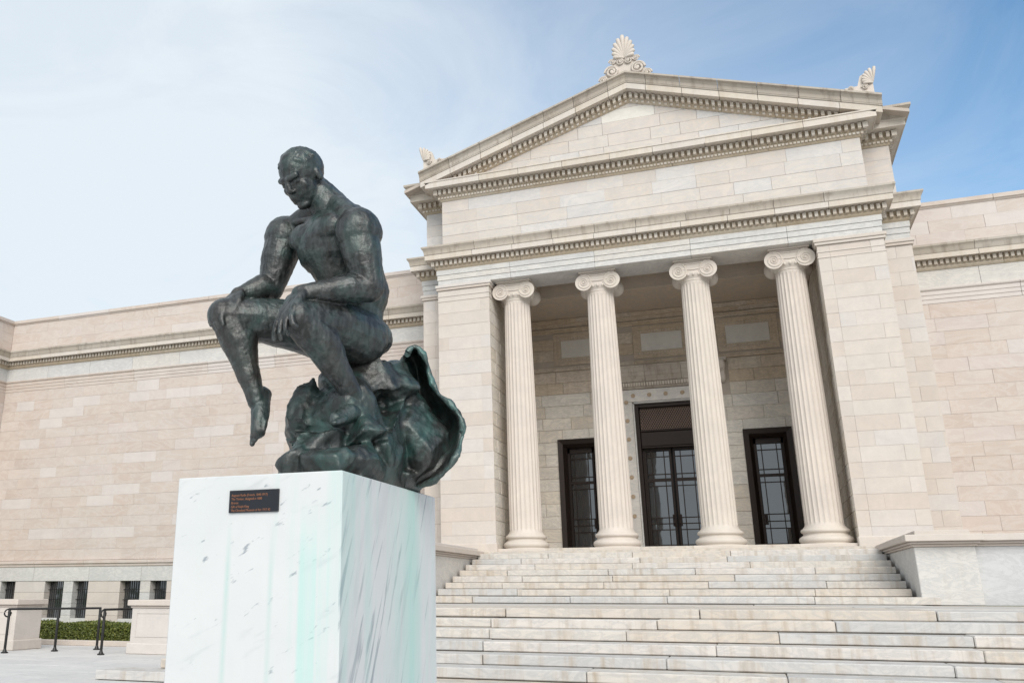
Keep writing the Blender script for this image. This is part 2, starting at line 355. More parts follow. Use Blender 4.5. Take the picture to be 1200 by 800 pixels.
# ------------------------------------------------------------------ the museum
PF, PB, WY, BW = -0.75, 0.0, 2.2, 4.0           # planes: portico front, stepped back, wings, porch back wall
XF, XB, XI, XA, XAB = 6.195, 6.95, 4.57, 6.03, 6.83
mus = thing('museum_building', 'pale marble neoclassical museum with pedimented columned portico and long plain wings', 'building', (0, 0, GZ))
def part(mb, name, mat, **k):
    o = mb.build(name, mat, None, **k); o.parent = mus; o.location = (0, 0, -GZ); return o
e = 0.03
b = MB()                                        # solid masses behind the facing stones
for s in (-1, 1):
    b.box(s*(XI+e), s*(XF-e), PF+e, 4.6, -1.5, 8.30)
    b.box(s*(XF-e), s*(XB-e), PB+e, 4.6, -1.5, 8.36)
b.box(-XB+e, XB-e, 4.62, 14, -1.5, 8.35)
b.box(-XI-e, XI+e, BW+e+0.4, 4.62, 5.2, 8.35)
for s in (-1, 1):
    b.box(s*(XI+e), s*3.62, BW+e, 4.61, -0.2, 5.2); b.box(s*2.21, s*1.46, BW+e, 4.61, -0.2, 5.2); b.box(s*3.62, s*2.21, BW+e, 4.61, 3.68, 5.2)
b.box(-1.46, 1.46, BW+e, 4.61, 4.75, 5.2); b.box(-XI-e, XI+e, BW+e, BW+e+0.39, 5.2, 8.35)
b.box(-XA+e, XA-e, PF+e, 3, 9.05, 10.75); b.box(-XAB+e, XAB-e, 0.05+e, 14, 8.37, 11.0)
wall = part(b, 'portico_wall', M_CORE)
b = MB(); b.box(XB-e+0.002, 15, WY+e, 12, -1.5, 9.5); wing_r = part(b, 'wing_wall', M_CORE)
b = MB(); b.box(-31, -XB+e-0.002, WY+e, 12, -0.8, 9.5); b.box(-31, -XB+e-0.002, WY+0.55, 12, GZ-0.1, -0.81)
b.box(-31, -26.05-e, -1.5, WY+e, GZ-0.1, 9.5); wing_l = part(b, 'wing_wall', M_CORE)
OWN = {'porchu': wall, 'pier': wall, 'porch': wall, 'attic': wall, 'wingr': wing_r, 'wingl': wing_l}

# piers, reveals, wings, porch wall, attic
for s in (-1, 1):
    x0, x1 = sorted((s*XI, s*XF))
    fx = (lambda k, s=s: [s*(XI+0.30)] + ([s*5.86] if k % 2 else []) + ([s*5.25] if k % 4 == 2 else []))
    rows('pier', PF, x0, x1, -0.043, 7.72, fixed=fx)
    x0, x1 = sorted((s*XF, s*XB)); rows('pier', PB, x0, x1, -0.043, 7.72, fixed=(lambda k, s=s: [s*6.55] if k % 2 else []))
    rows('porch', s*XI, PF, BW, -0.03, 7.84, axis='x', sign=-s)
    rows('attic', 0.05, *sorted((s*XA, s*XAB)), 9.14, 10.72, fixed=lambda k: [])
    rows('pier', s*XB, PB, WY, -0.043, 8.36, axis='x', sign=s)
    rows('attic', s*XAB, 0.05, 14, 9.14, 10.72, axis='x', sign=s, lmin=1.5, lmax=2.5)
rows('attic', PF, -XA, XA, 9.14, 10.72, row=0.395, lmin=0.9, lmax=1.6)
rows('wingr', WY, XB, 15, -0.043, 6.63); rows('wingr', WY+0.005, XB, 15, 8.36, 9.52, row=0.387, lmin=1.0, lmax=2.0)
rows('wingl', WY, -26.05, -XB, -0.043, 6.63); rows('wingl', WY+0.005, -26.05, -XB, 8.36, 9.52, row=0.387, lmin=1.0, lmax=2.0)
rows('wingl', -26.05, -1.5, WY, -0.043, 6.63, axis='x', sign=1); rows('wingl', -26.05, -1.5, WY, 8.36, 9.52, axis='x', sign=1)
zpan = (at(852, 403, Y=BW).z, at(850, 387, Y=BW).z)
holes = [(-1.46, 1.46, -1, 5.24), (2.21, 3.62, -1, 3.62), (-3.62, -2.21, -1, 3.62), (-1.98, 1.98, 5.2, 6.02), (-XI, XI, 6.02, 6.16), (-XI, XI, 7.38, 7.52)]
for c in (-2.68, 0.0, 2.68): holes.append((c-0.92, c+0.92, 6.22, 7.34))
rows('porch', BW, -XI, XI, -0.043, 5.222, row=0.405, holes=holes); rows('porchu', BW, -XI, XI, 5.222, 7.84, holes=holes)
RM = {'porchu': 'porchu', 'pier': 'pier', 'porch': 'porch', 'attic': 'attic', 'wingr': 'wing', 'wingl': 'wing'}
def px_area(bk):
    p, _ = place(bk); dz = depth(p); return bk[6]*bk[7]/dz/dz*(0.25 if bk[1] == 'x' else 1.0)
vis = []
for bk in BLOCKS:
    p = place(bk)[0]; q = p - CAM; zz = q.dot(FW); u = PX0 + FPX*q.dot(RT)/zz
    hid = bk[1] == 'x' and (bk[2]*(p.x - CAM.x) > 0)
    behind = 185 < u < 515 and -2.3 < p.z < 2.0
    vis.append((0 if (hid or behind or u < -10 or u > 1215) else px_area(bk), bk))
vis.sort(key=lambda t: -t[0])
cache = {}
joined = {}
for k, (a, bk) in enumerate(vis):
    region, axis, sign, plane, u, z, l, h = bk; p, rz = place(bk)
    if k < 300:
        key = (region, round(l, 2), round(h, 2))
        if key not in cache:
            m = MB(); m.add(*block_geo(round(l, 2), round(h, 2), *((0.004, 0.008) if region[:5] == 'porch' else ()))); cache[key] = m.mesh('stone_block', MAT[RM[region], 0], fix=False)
        link('stone_block', cache[key], OWN[region], loc=p, rz=rz)
    else:
        mb = joined.setdefault(region, MB()); vs, fs = block_geo(l, h, *((0.004, 0.008) if region[:5] == 'porch' else ())); Rz = Matrix.Rotation(rz, 3, 'Z')
        mb.add([Rz @ Vector(v) + p for v in vs], fs)
for region, mb in joined.items():
    link('stone_courses', mb.mesh('stone_courses', MAT[RM[region], 1], fix=False), OWN[region], kind='stuff')

# --- entablature over the columns: architrave with two fasciae, cut into long marble blocks
for (z0, z1, pr) in ((7.90, 8.06, 0.0), (8.063, 8.225, 0.02), (8.228, 8.392, 0.04)):
    ed = [-XF] + [-3.888, -1.348, 1.348, 3.888] + [XF]
    for a, c in zip(ed[:-1], ed[1:]):
        m = MB(); m.cbox(a+0.003 - (pr if a == -XF else 0), c-0.003 + (pr if c == XF else 0), PF-pr, 0.42, z0, z1, 0.006); o = m.build('architrave_stone', MAT['marble', 0], wall)
    for s in (-1, 1):
        m = MB(); m.cbox(*sorted((s*(XF+0.004), s*(XB+pr))), PB-pr, 0.42, z0, z1, 0.006); m.build('architrave_stone', MAT['marble', 0], wall)
# anta capitals
for s in (-1, 1):
    for (z0, z1, pr) in ((7.725, 7.80, 0.05), (7.803, 7.895, 0.075)):
        m = MB(); m.cbox(*sorted((s*(XI-pr), s*(XF+pr))), PF-pr, 0.2, z0, z1, 0.012); m.build('pier_capital', MAT['pier', 0], wall)
        m = MB(); m.cbox(*sorted((s*(XF+pr+0.003), s*(XB+pr))), PB-pr, 0.2, z0, z1, 0.012); m.build('pier_capital', MAT['pier', 0], wall)
    for z in (7.36, 7.52):
        m = MB(); m.cbox(*sorted((s*(XI-0.018), s*(XF+0.018))), PF-0.018, 0.2, z, z+0.03, 0.006); m.build('pier_capital', MAT['pier', 0], wall)
    for (x0, x1, y) in ((XI-0.03, XF+0.03, PF-0.03), (XF+0.034, XB+0.03, PB-0.03)):
        m = MB(); m.cbox(*sorted((s*x0, s*x1)), y, y+0.3, -0.2, 0.12, 0.02); m.build('pier_base', MAT['pier', 0], wall)
# lower cornice
low = Path([(-XB, WY-0.02), (-XB, PB), (-XF, PB), (-XF, PF), (XF, PF), (XF, PB), (XB, PB), (XB, WY-0.02)])
P_LOW_BED = [(-0.05, 8.395), (0.02, 8.395), (0.065, 8.45), (0.065, 8.50), (0.075, 8.50), (0.075, 8.69), (-0.05, 8.69)]
P_LOWC = [(-0.05, 8.69), (0.30, 8.69), (0.31, 8.675), (0.325, 8.675), (0.325, 8.83), (-0.05, 8.83)]
P_LOW = [(-0.05, 8.833), (0.335, 8.833), (0.345, 8.85), (0.345, 8.875), (0.352, 8.93), (0.38, 9.0), (0.413, 9.04), (0.42, 9.05), (0.42, 9.10), (-0.05, 9.14)]
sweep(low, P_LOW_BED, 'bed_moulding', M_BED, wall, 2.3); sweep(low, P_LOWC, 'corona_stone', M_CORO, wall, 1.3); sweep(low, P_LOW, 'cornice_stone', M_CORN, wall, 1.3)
m = MB(); dentils(m, low, 0.07, 0.17, 8.515, 8.665, 0.085, 0.15); m.build('dentil_course', M_CORNI, wall, kind='stuff')
# upper cornice (front: corona only, the gutter moulding follows the gable)
upp = Path([(-XAB, 14), (-XAB, 0.05), (-XA, 0.05), (-XA, PF), (XA, PF), (XA, 0.05), (XAB, 0.05), (XAB, 14)])
P_UP_BED = [(-0.05, 10.72), (0.02, 10.72), (0.05, 10.76), (0.05, 10.79), (0.085, 10.86), (0.085, 10.88), (0.10, 10.88), (0.10, 11.09), (-0.05, 11.09)]
P_UP_F = [(-0.05, 11.09), (0.395, 11.09), (0.405, 11.075), (0.425, 11.075), (0.425, 11.25), (0.45, 11.26), (0.45, 11.295), (-0.05, 11.335)]
P_UP_S = [(-0.05, 11.30), (0.45, 11.30), (0.47, 11.40), (0.52, 11.50), (0.58, 11.56), (0.60, 11.575), (0.60, 11.64), (-0.05, 11.70)]
sweep(upp, P_UP_BED, 'bed_moulding', M_BED, wall, 2.3)
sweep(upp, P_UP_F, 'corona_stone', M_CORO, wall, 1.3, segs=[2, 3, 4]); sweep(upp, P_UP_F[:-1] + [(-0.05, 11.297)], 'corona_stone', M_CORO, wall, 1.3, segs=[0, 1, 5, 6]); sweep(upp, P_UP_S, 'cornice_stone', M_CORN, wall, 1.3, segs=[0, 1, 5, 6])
m = MB(); dentils(m, upp, 0.09, 0.22, 10.90, 11.06, 0.085, 0.165); dentils(m, upp, 0.045, 0.10, 10.785, 10.85, 0.07, 0.1)
m.build('dentil_course', M_CORNI, wall, kind='stuff')
# gable: raking cornice, tympanum, roof
XT, ZT, ZP = XA + 0.61, 11.63, 13.82
SLP = (ZP - ZT)/XT
ztop = lambda x: ZP - SLP*abs(x)
YG = PF
P_RCOR = [(-0.1, -0.48), (0.395, -0.48), (0.405, -0.495), (0.425, -0.495), (0.425, -0.31), (-0.1, -0.31)]
P_RAKE = [(-0.1, -0.306), (0.44, -0.306), (0.45, -0.29), (0.45, -0.265), (0.46, -0.26), (0.475, -0.16), (0.53, -0.08), (0.60, -0.055), (0.60, 0.0), (-0.1, 0.02)]
P_RBED = [(-0.1, -0.77), (0.02, -0.77), (0.05, -0.74), (0.085, -0.68), (0.10, -0.68), (0.10, -0.48), (-0.1, -0.48)]
for s in (-1, 1):
    for prof, xs, nm in ((P_RAKE, [0] + [0.55 + (XT-0.55)*k/6 + random.uniform(-0.06, 0.06)*(k < 6) for k in range(7)], 'raking_stone'), (P_RCOR, [0] + [0.55 + (XT-0.02-0.55)*k/6 for k in range(7)], 'corona_stone'), (P_RBED, [0, 1.2, 2.6, 4.0, 5.75], 'bed_moulding')):
        for a, c in zip(xs[:-1], xs[1:]):
            a2, c2 = a + (0.006 if a > 0 else 0.0005), c - 0.006
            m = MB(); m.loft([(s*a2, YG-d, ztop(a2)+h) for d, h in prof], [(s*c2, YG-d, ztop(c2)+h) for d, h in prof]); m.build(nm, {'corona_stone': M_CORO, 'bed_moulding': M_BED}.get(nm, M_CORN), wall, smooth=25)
m = MB()
for s in (-1, 1):
    for k in range(35):
        x = 0.08 + k*0.165
        if x > 5.55: break
        for (d0, d1, h0, h1, wd) in ((0.09, 0.22, -0.66, -0.51, 0.085), (0.045, 0.10, -0.745, -0.685, 0.07)):
            xa, xc = x - wd/2, x + wd/2
            m.loft([(s*xa, YG-d0, ztop(xa)+h0), (s*xa, YG-d1, ztop(xa)+h0), (s*xa, YG-d1, ztop(xa)+h1), (s*xa, YG-d0, ztop(xa)+h1)],
                   [(s*xc, YG-d0, ztop(xc)+h0), (s*xc, YG-d1, ztop(xc)+h0), (s*xc, YG-d1, ztop(xc)+h1), (s*xc, YG-d0, ztop(xc)+h1)])
m.build('dentil_course', M_CORNI, wall, kind='stuff')
m = MB()
tri = [(-XAB+0.2, 11.2), (XAB-0.2, 11.2), (0, ztop(0)-0.40)]
m.loft([(x, PF+0.05, z) for x, z in tri], [(x, 14, z) for x, z in tri]); m.build('gable_wall', M_CORE, wall)
m = MB()
for s in (-1, 1):
    q = [(0, ztop(0)-0.05), (s*(XAB+0.5), ztop(XAB+0.5)-0.05), (s*(XAB+0.5), ztop(XAB+0.5)-0.15), (0, ztop(0)-0.15)]
    m.loft([(x, PF+0.02, z) for x, z in q], [(x, 14.2, z) for x, z in q])
m.build('roof', M_CORE, wall)
def clip_poly(poly, f):
    out = []
    for i in range(len(poly)):
        a, c = poly[i], poly[(i+1) % len(poly)]; fa, fc = f(a), f(c)
        if fa >= 0: out.append(a)
        if fa*fc < 0: t = fa/(fa-fc); out.append((a[0]+(c[0]-a[0])*t, a[1]+(c[1]-a[1])*t))
    return out
z = 11.31; k = 0
while z < 13.1:
    zt = z + 0.40; xs = [-6.2, -5.0, -3.7, -2.5, -1.6, -0.85, 0.85, 1.9, 3.0, 4.2, 5.3, 6.2] if k % 2 == 0 else [-6, -4.4, -3.1, -1.9, -0.7, 0.55, 1.4, 2.5, 3.6, 4.7, 6]
    if k == 3: xs = [-3, -0.86, 0.72, 3]
    for a, c in zip(xs[:-1], xs[1:]):
        q = [(a+0.004, z+0.004), (c-0.004, z+0.004), (c-0.004, zt-0.004), (a+0.004, zt-0.004)]
        q = clip_poly(clip_poly(q, lambda p: ztop(0)-0.74-SLP*p[0]-p[1]), lambda p: ztop(0)-0.74+SLP*p[0]-p[1])
        if len(q) < 3: continue
        m = MB(); y = PF - random.uniform(-0.003, 0.003)
        m.loft([(p[0], y, p[1]) for p in q], [(p[0], y+0.1, p[1]) for p in q]); m.build('tympanum_stone', MAT['attic', 0] if not (k == 3 and a < 0 < c) else M_PANEL, wall)
    z = zt; k += 1

# --- acroteria
def palmette(name, cx, cz, wd, ht, yb, yt, half=0, rake=0.0, label=None):
    """fan of petals over scrolls; half=-1/+1 gives the one-sided corner form"""
    m = MB(); ym = (yb+yt)/2
    hub = Vector((cx, 0, cz + ht*(0.50 if not half else 0.44))); n = 11 if not half else 7
    for i in range(n):
        f0 = abs(i-(n-1)/2)/((n-1)/2)
        if not half: a = R(-82 + 164*i/(n-1)); ln = ht*0.48*(1 - 0.46*f0)
        else: a = R(-half*(-10 + 95*i/(n-1))); ln = ht*(0.54 - 0.045*i)
        dx, dz = math.sin(a), math.cos(a)
        if not half: dx *= 0.72
        rp, tp = [], []
        for t in range(8):
            f = t/7; rp.append((hub.x + dx*ln*f, ym - 0.015 - 0.05*math.sin(f*2.6), hub.z + dz*ln*f)); tp.append(ht*((0.012 + 0.036*f**0.8) if not half else (0.012 + 0.050*f**0.8))*(1 if f < 0.9 else 0.75))
        m.tube(rp, tp, 8)
    if not half:
        q = [(-wd*0.5, ztop(wd*0.5)-cz-0.01), (0, ztop(0)-cz-0.01), (wd*0.5, ztop(wd*0.5)-cz-0.01), (wd*0.48, ztop(wd*.5)-cz+ht*0.14), (wd*0.36, ht*0.24), (wd*0.24, ht*0.36), (wd*0.22, ht*0.44), (wd*0.16, ht*0.46), (wd*0.16, ht*0.68), (0, ht*0.88), (-wd*0.16, ht*0.68), (-wd*0.16, ht*0.46), (-wd*0.22, ht*0.44), (-wd*0.24, ht*0.36), (-wd*0.36, ht*0.24), (-wd*0.48, ztop(wd*.5)-cz+ht*0.14)]
        scr = [(-0.42, 0.09, 0.085), (0.42, 0.09, 0.085), (-0.25, 0.24, 0.13), (0.25, 0.24, 0.13), (-0.085, 0.43, 0.08), (0.085, 0.43, 0.08), (-0.23, 0.45, 0.065), (0.23, 0.45, 0.065)]
    else:
        s = -half
        q = [(0, -0.02), (s*wd, ztop(cx+s*wd)-cz-0.02), (s*wd, ztop(cx+s*wd)-cz+ht*0.14), (s*wd*0.55, ht*0.42), (s*wd*0.42, ht*0.75), (s*0.02, ht*0.94), (0, ht*0.9)]
        scr = [(s*0.30, 0.34, 0.10), (s*0.78, 0.36, 0.075)]
    m.loft([(cx+x, yt, cz+z) for x, z in q], [(cx+x, ym, cz+z) for x, z in q])
    o = m.build(name, M_COL, wall, smooth=50, label=label)
    for (x, z, r) in scr:
        sm = MB(); c = Vector((cx + x*wd, ym-0.01, cz + z*ht)); pts = []
        for t in range(30):
            f = t/29; a = f*3.6*math.pi; rr = r*ht*(1-0.72*f); pts.append((c.x + (1 if x > 0 else -1)*math.cos(a)*rr, ym - 0.03 - 0.02*f, c.z + math.sin(a)*rr))
        sm.tube(pts, r*ht*0.2, 6); sm.lathe([(0.001, -0.075), (r*ht*0.25, -0.06), (r*ht*0.25, 0)], 10, c, 'y')
        so_ = sm.mesh('scroll', M_COL, smooth=60); link('scroll', so_, wall)
    return o
palmette('acroterion', 0.0, ztop(0.78), 1.55, 15.16-ztop(0.78), -1.30, -1.02)
for s in (-1, 1): palmette('acroterion', s*6.50, ztop(6.50), 0.70, 0.86, -1.30, -1.08, half=s)

# --- wing entablatures
def wing_path(s):
    return Path([(-26.05, -1.5), (-26.05, WY), (-XB-0.002, WY)]) if s < 0 else Path([(XB+0.002, WY), (15, WY)])
P_W_ARCH = [(-0.05, 6.64), (0.0, 6.64), (0.0, 6.76), (0.018, 6.765), (0.018, 6.88), (0.036, 6.885), (0.036, 7.0), (0.07, 7.02), (0.085, 7.05), (0.085, 7.085), (-0.05, 7.10)]
P_W_FRI = [(-0.05, 7.10), (0.0, 7.10), (0.0, 7.615), (-0.05, 7.615)]
P_W_BED = [(-0.05, 7.62), (0.02, 7.62), (0.06, 7.67), (0.06, 7.74), (0.07, 7.74), (0.07, 7.90), (-0.05, 7.90)]
P_W_CORO = [(-0.05, 7.90), (0.28, 7.90), (0.29, 7.885), (0.305, 7.885), (0.305, 8.03), (-0.05, 8.03)]
P_W_COR = [(-0.05, 8.033), (0.315, 8.033), (0.325, 8.05), (0.335, 8.13), (0.37, 8.20), (0.40, 8.23), (0.40, 8.29), (-0.05, 8.36)]
P_COPE = [(-0.12, 9.52), (0.02, 9.52), (0.045, 9.56), (0.08, 9.58), (0.08, 9.70), (-0.12, 9.73)]
for s, wob in ((-1, wing_l), (1, wing_r)):
    wp = wing_path(s)
    sweep(wp, P_W_ARCH, 'architrave_stone', MAT['wing', 0], wob, 3.0); sweep(wp, P_W_FRI, 'frieze_stone', MAT['marble', 0], wob, 2.2)
    sweep(wp, P_W_BED, 'bed_moulding', M_BED, wob, 3.0); sweep(wp, P_W_CORO, 'corona_stone', M_CORO, wob, 1.9); sweep(wp, P_W_COR, 'cornice_stone', M_CORN, wob, 1.9)
    sweep(Path([(p.x, p.y + (0.005 if p.y > 0 else 0)) for p in wp.p]), P_COPE, 'coping_stone', MAT['wing', 0], wob, 2.4)
    m = MB(); dentils(m, wp, 0.065, 0.16, 7.755, 7.885, 0.08, 0.145); m.build('dentil_course', M_CORNI, wob, kind='stuff')

# --- basement storey of the left wing: string course, plain band, piers and barred windows
bp = Path([(-26.05, -1.5), (-26.05, WY), (-8.3, WY)])
sweep(bp, [(-0.05, -0.29), (0.05, -0.29), (0.07, -0.26), (0.07, -0.20), (0.12, -0.17), (0.12, -0.09), (-0.05, -0.045)], 'string_course', MAT['wing', 0], wing_l, 2.4)
sweep(bp, [(-0.2, -0.795), (0.04, -0.795), (0.04, -0.295), (-0.2, -0.295)], 'lintel_stone', MAT['marble', 0], wing_l, 2.6)
def bars(x0, x1, z0, z1, y, parent):
    m = MB(); n = max(3, int((x1-x0)/0.095))
    for i in range(1, n): x = x0 + (x1-x0)*i/n; m.box(x-0.009, x+0.009, y, y+0.018, z0, z1)
    for z in (z0+0.3, (z0+z1)/2, z1-0.3): m.box(x0, x1, y+0.018, y+0.03, z-0.012, z+0.012)
    return m.build('grille', M_IRON, parent)
xw = -26.25; prev = -26.05
while xw < -9.5:
    for (a, c) in ((xw, xw+0.87), (xw+1.30, xw+1.99)):
        if c < -25.9: prev = max(prev, c); continue
        a = max(a, -26.0)
        if a - prev > 0.05:
            zz = GZ
            for z1 in (-2.0, -1.60, -1.20, -0.80):
                m = MB(); m.cbox(prev+0.002, a-0.002, WY-0.02, WY+0.5, zz+0.002, z1-0.002, 0.008); m.build('stone_block', MAT['marble', 0] if a-prev < 0.6 else MAT['pier', 0], wing_l); zz = z1
        m = MB(); m.box(a, c, WY+0.30, WY+0.34, GZ+0.3, -0.797); win = m.build('window', M_GLASS, wing_l)
        bars(a, c, GZ+0.3, -0.797, WY+0.18, win)
        m = MB(); m.cbox(a+0.002, c-0.002, WY-0.01, WY+0.4, GZ, GZ+0.3, 0.01); m.build('sill', MAT['marble', 0], win)
        prev = c
    xw += 3.41
m = MB(); m.cbox(prev+0.002, -8.3, WY-0.02, WY+0.5, GZ, -0.80, 0.01); m.build('stone_block', MAT['pier', 0], wing_l)

# --- columns
def make_column(parent, x, first=None):
    if first:
        o = first.copy(); COL.objects.link(o); o.parent = parent; o.location = (x, 0, 0)
        for ch in first.children: c = ch.copy(); COL.objects.link(c); c.parent = o
        return o
    nf, sg = 24, 6; nA = nf*sg; zs = [0.40, 0.43, 0.47, 0.52] + [0.52 + (7.16-0.52)*k/16 for k in range(1, 17)] + [7.19, 7.22, 7.25, 7.30]
    vs = []
    for z in zs:
        f = (z-0.4)/6.9; r0 = 0.462 - 0.077*(f**1.6)
        dep = 0.026*min(1, max(0, (z-0.46)/0.06))*min(1, max(0, (7.235-z)/0.06))
        if z < 0.47: r0 += 0.03*(0.47-z)/0.07
        for i in range(nA):
            t = (i % sg)/sg; fl = 0.0 if i % sg == 0 else math.sqrt(max(0, 1-((t-0.5)/0.43)**2)) if abs(t-0.5) < 0.43 else 0
            a = 2*math.pi*i/nA; r = r0 - dep*fl; vs.append((r*math.cos(a), r*math.sin(a), z))
    fs = [(k*nA+i, k*nA+(i+1) % nA, (k+1)*nA+(i+1) % nA, (k+1)*nA+i) for k in range(len(zs)-1) for i in range(nA)]
    m = MB(); m.add(vs, fs); o = m.build('column', M_COL, parent, smooth=28, loc=(x, 0, 0))
    m = MB(); pr = [(0.5, -0.028), (0.60, -0.028), (0.60, 0.0), (0.615, 0.015), (0.638, 0.045), (0.645, 0.08), (0.638, 0.115), (0.615, 0.148), (0.585, 0.16), (0.575, 0.175), (0.545, 0.19), (0.528, 0.215), (0.53, 0.235), (0.545, 0.25), (0.565, 0.258), (0.58, 0.28), (0.583, 0.31), (0.572, 0.335), (0.55, 0.352), (0.525, 0.358), (0.515, 0.385), (0.49, 0.405), (0.3, 0.41)]
    m.lathe(pr, 64); m.build('base', M_COL, o, smooth=35)
    m = MB(); m.cbox(-0.67, 0.67, -0.67, 0.67, -0.115, -0.03, 0.012); m.build('plinth', M_COL, o)
    m = MB(); m.lathe([(0.37, 7.28), (0.40, 7.29), (0.405, 7.315), (0.40, 7.335), (0.42, 7.36), (0.46, 7.42), (0.485, 7.48), (0.47, 7.53), (0.3, 7.54)], 48)
    for i in range(20):
        a = 2*math.pi*i/20; m.lathe([(0.001, -0.055), (0.03, -0.04), (0.045, 0), (0.03, 0.045), (0.001, 0.06)], 8, (0.455*math.cos(a), 0.455*math.sin(a), 7.445))
    m.build('echinus', M_COL, o, smooth=60)
    m = MB(); m.cbox(-0.50, 0.50, -0.47, 0.47, 7.80, 7.845, 0.02); m.cbox(-0.535, 0.535, -0.505, 0.505, 7.848, 7.898, 0.012); m.build('abacus', M_COL, o)
    m = MB(); m.cbox(-0.40, 0.40, -0.455, 0.455, 7.50, 7.80, 0.02)
    m.tube([(-0.44, -0.465, 7.775), (0, -0.465, 7.755), (0.44, -0.465, 7.775)], 0.022, 8); m.tube([(-0.30, -0.465, 7.60), (0, -0.465, 7.575), (0.30, -0.465, 7.60)], 0.02, 8)
    m.build('volute_band', M_COL, o, smooth=40)
    for s in (-1, 1):
        m = MB(); c = (s*0.40, 0, 7.56)
        m.lathe([(0.01, -0.47), (0.25, -0.47), (0.252, -0.44), (0.225, -0.38), (0.155, -0.22), (0.135, -0.06), (0.15, -0.04), (0.15, 0.04), (0.135, 0.06), (0.155, 0.22), (0.225, 0.38), (0.252, 0.44), (0.25, 0.47), (0.01, 0.47)], 36, c, 'y')
        for fy in (-1, 1):
            pts = []; rr = []
            for t in range(70):
                f = t/69; a = math.pi/2 + f*5.2*math.pi; r = 0.243*math.exp(-1.75*f); pts.append((c[0] + s*math.cos(a)*r*-1*-1, fy*(0.474 + 0.012*f), c[2] + math.sin(a)*r)); rr.append(0.023*math.exp(-1.1*f))
            m.tube(pts, rr, 6); m.lathe([(0.001, fy*0.505), (0.03, fy*0.495), (0.034, fy*0.47)], 12, c, 'y', cap=False)
        m.build('volute', M_COL, o, smooth=45)
    return o
c0 = None
for x in (-3.888, -1.348, 1.348, 3.888):
    o = make_column(mus, x, c0); o.location = (x, 0, -GZ)
    if c0 is None: c0 = o
# --- porch floor, ceiling and beams
m = MB(); m.cbox(-4.9, 4.9, -0.92, 4.02, -0.19, -0.117, 0.01); m.box(-XI, XI, -0.66, 4.5, -0.115, -0.032)
part(m, 'porch_floor', M_STEP)
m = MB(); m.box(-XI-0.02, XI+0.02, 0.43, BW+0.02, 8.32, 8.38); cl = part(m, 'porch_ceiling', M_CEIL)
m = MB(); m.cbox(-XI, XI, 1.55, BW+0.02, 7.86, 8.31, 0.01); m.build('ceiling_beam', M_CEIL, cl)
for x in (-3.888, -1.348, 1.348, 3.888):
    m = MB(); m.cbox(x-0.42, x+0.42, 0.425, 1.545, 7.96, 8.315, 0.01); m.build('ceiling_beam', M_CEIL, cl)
# --- porch back wall trim: string courses, framed panels, door surround and hood
for z0, z1, pr in ((6.02, 6.09, 0.05), (6.09, 6.16, 0.02), (7.38, 7.45, 0.03), (7.45, 7.52, 0.06), (7.70, 7.85, 0.08)):
    n = 5
    for k in range(n):
        a, c = -XI + 2*XI*k/n, -XI + 2*XI*(k+1)/n
        if z0 < 6.2: a, c = a, c
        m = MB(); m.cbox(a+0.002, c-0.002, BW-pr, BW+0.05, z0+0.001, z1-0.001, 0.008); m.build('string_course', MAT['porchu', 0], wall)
for c in (-2.68, 0.0, 2.68):
    m = MB(); wd = 0.92
    for (w0, h0, w1, h1, y) in ((0.918, 0.558, 0.80, 0.44, BW-0.01), (0.80, 0.44, 0.66, 0.31, BW+0.015)):
        zc = 6.78
        m.box(c-w0, c-w1, y, BW+0.06, zc-h0, zc+h0); m.box(c+w1, c+w0, y, BW+0.06, zc-h0, zc+h0)
        m.box(c-w1, c+w1, y, BW+0.06, zc+h1, zc+h0); m.box(c-w1, c+w1, y, BW+0.06, zc-h0, zc-h1)
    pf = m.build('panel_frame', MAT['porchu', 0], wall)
    m = MB(); m.cbox(c-0.655, c+0.655, BW-0.004, BW+0.06, zc-0.305, zc+0.305, 0.006); m.build('panel', M_PANEL, pf)
    m = MB()
    for k in range(17):
        x = c - 0.73 + 1.46*k/16
        for z in (zc+0.375, zc-0.375): m.lathe([(0.001, -0.018), (0.022, -0.008), (0.024, 0.01)], 8, (x, BW+0.013, z), 'y')
    m.build('beading', M_CORNI, pf, kind='stuff')
DZ = 4.72                                         # top of the centre doorway
m = MB()
for s in (-1, 1):
    m.cbox(*sorted((s*1.09, s*1.46)), BW-0.07, BW+0.35, -0.03, DZ+0.05, 0.01); m.cbox(*sorted((s*1.04, s*1.085)), BW-0.03, BW+0.35, -0.03, DZ, 0.008)
m.cbox(-1.46, 1.46, BW-0.07, BW+0.35, DZ+0.055, DZ+0.46, 0.01); m.cbox(-1.04, 1.04, BW-0.03, BW+0.35, DZ+0.005, DZ+0.05, 0.006)
sur = m.build('door_surround', MAT['marble', 1], wall)
for s in (-1, 1):
    for k in range(8):
        m = MB(); m.lathe([(0.001, -0.03), (0.03, -0.025), (0.035, -0.012), (0.065, -0.022), (0.07, 0.0)], 14, (s*1.275, BW-0.072, 0.5 + k*0.61), 'y'); m.build('rosette', M_ROSE, sur, smooth=50)
for k in range(5):
    m = MB(); m.lathe([(0.001, -0.03), (0.03, -0.025), (0.035, -0.012), (0.065, -0.022), (0.07, 0.0)], 14, ((k-2)*0.52, BW-0.072, DZ+0.26), 'y'); m.build('rosette', M_ROSE, sur, smooth=50)
hp = Path([(-1.62, BW), (-1.62, BW-0.06), (1.62, BW-0.06), (1.62, BW)])
hood = sweep(hp, [(-0.1, 5.2), (0.02, 5.2), (0.05, 5.24), (0.05, 5.40), (0.10, 5.43), (0.10, 5.46), (0.18, 5.60), (0.20, 5.60), (0.20, 5.72), (0.22, 5.74), (0.25, 5.86), (0.27, 5.88), (0.27, 5.94), (-0.1, 5.99)], 'door_hood', M_CORN, wall, 1.2)
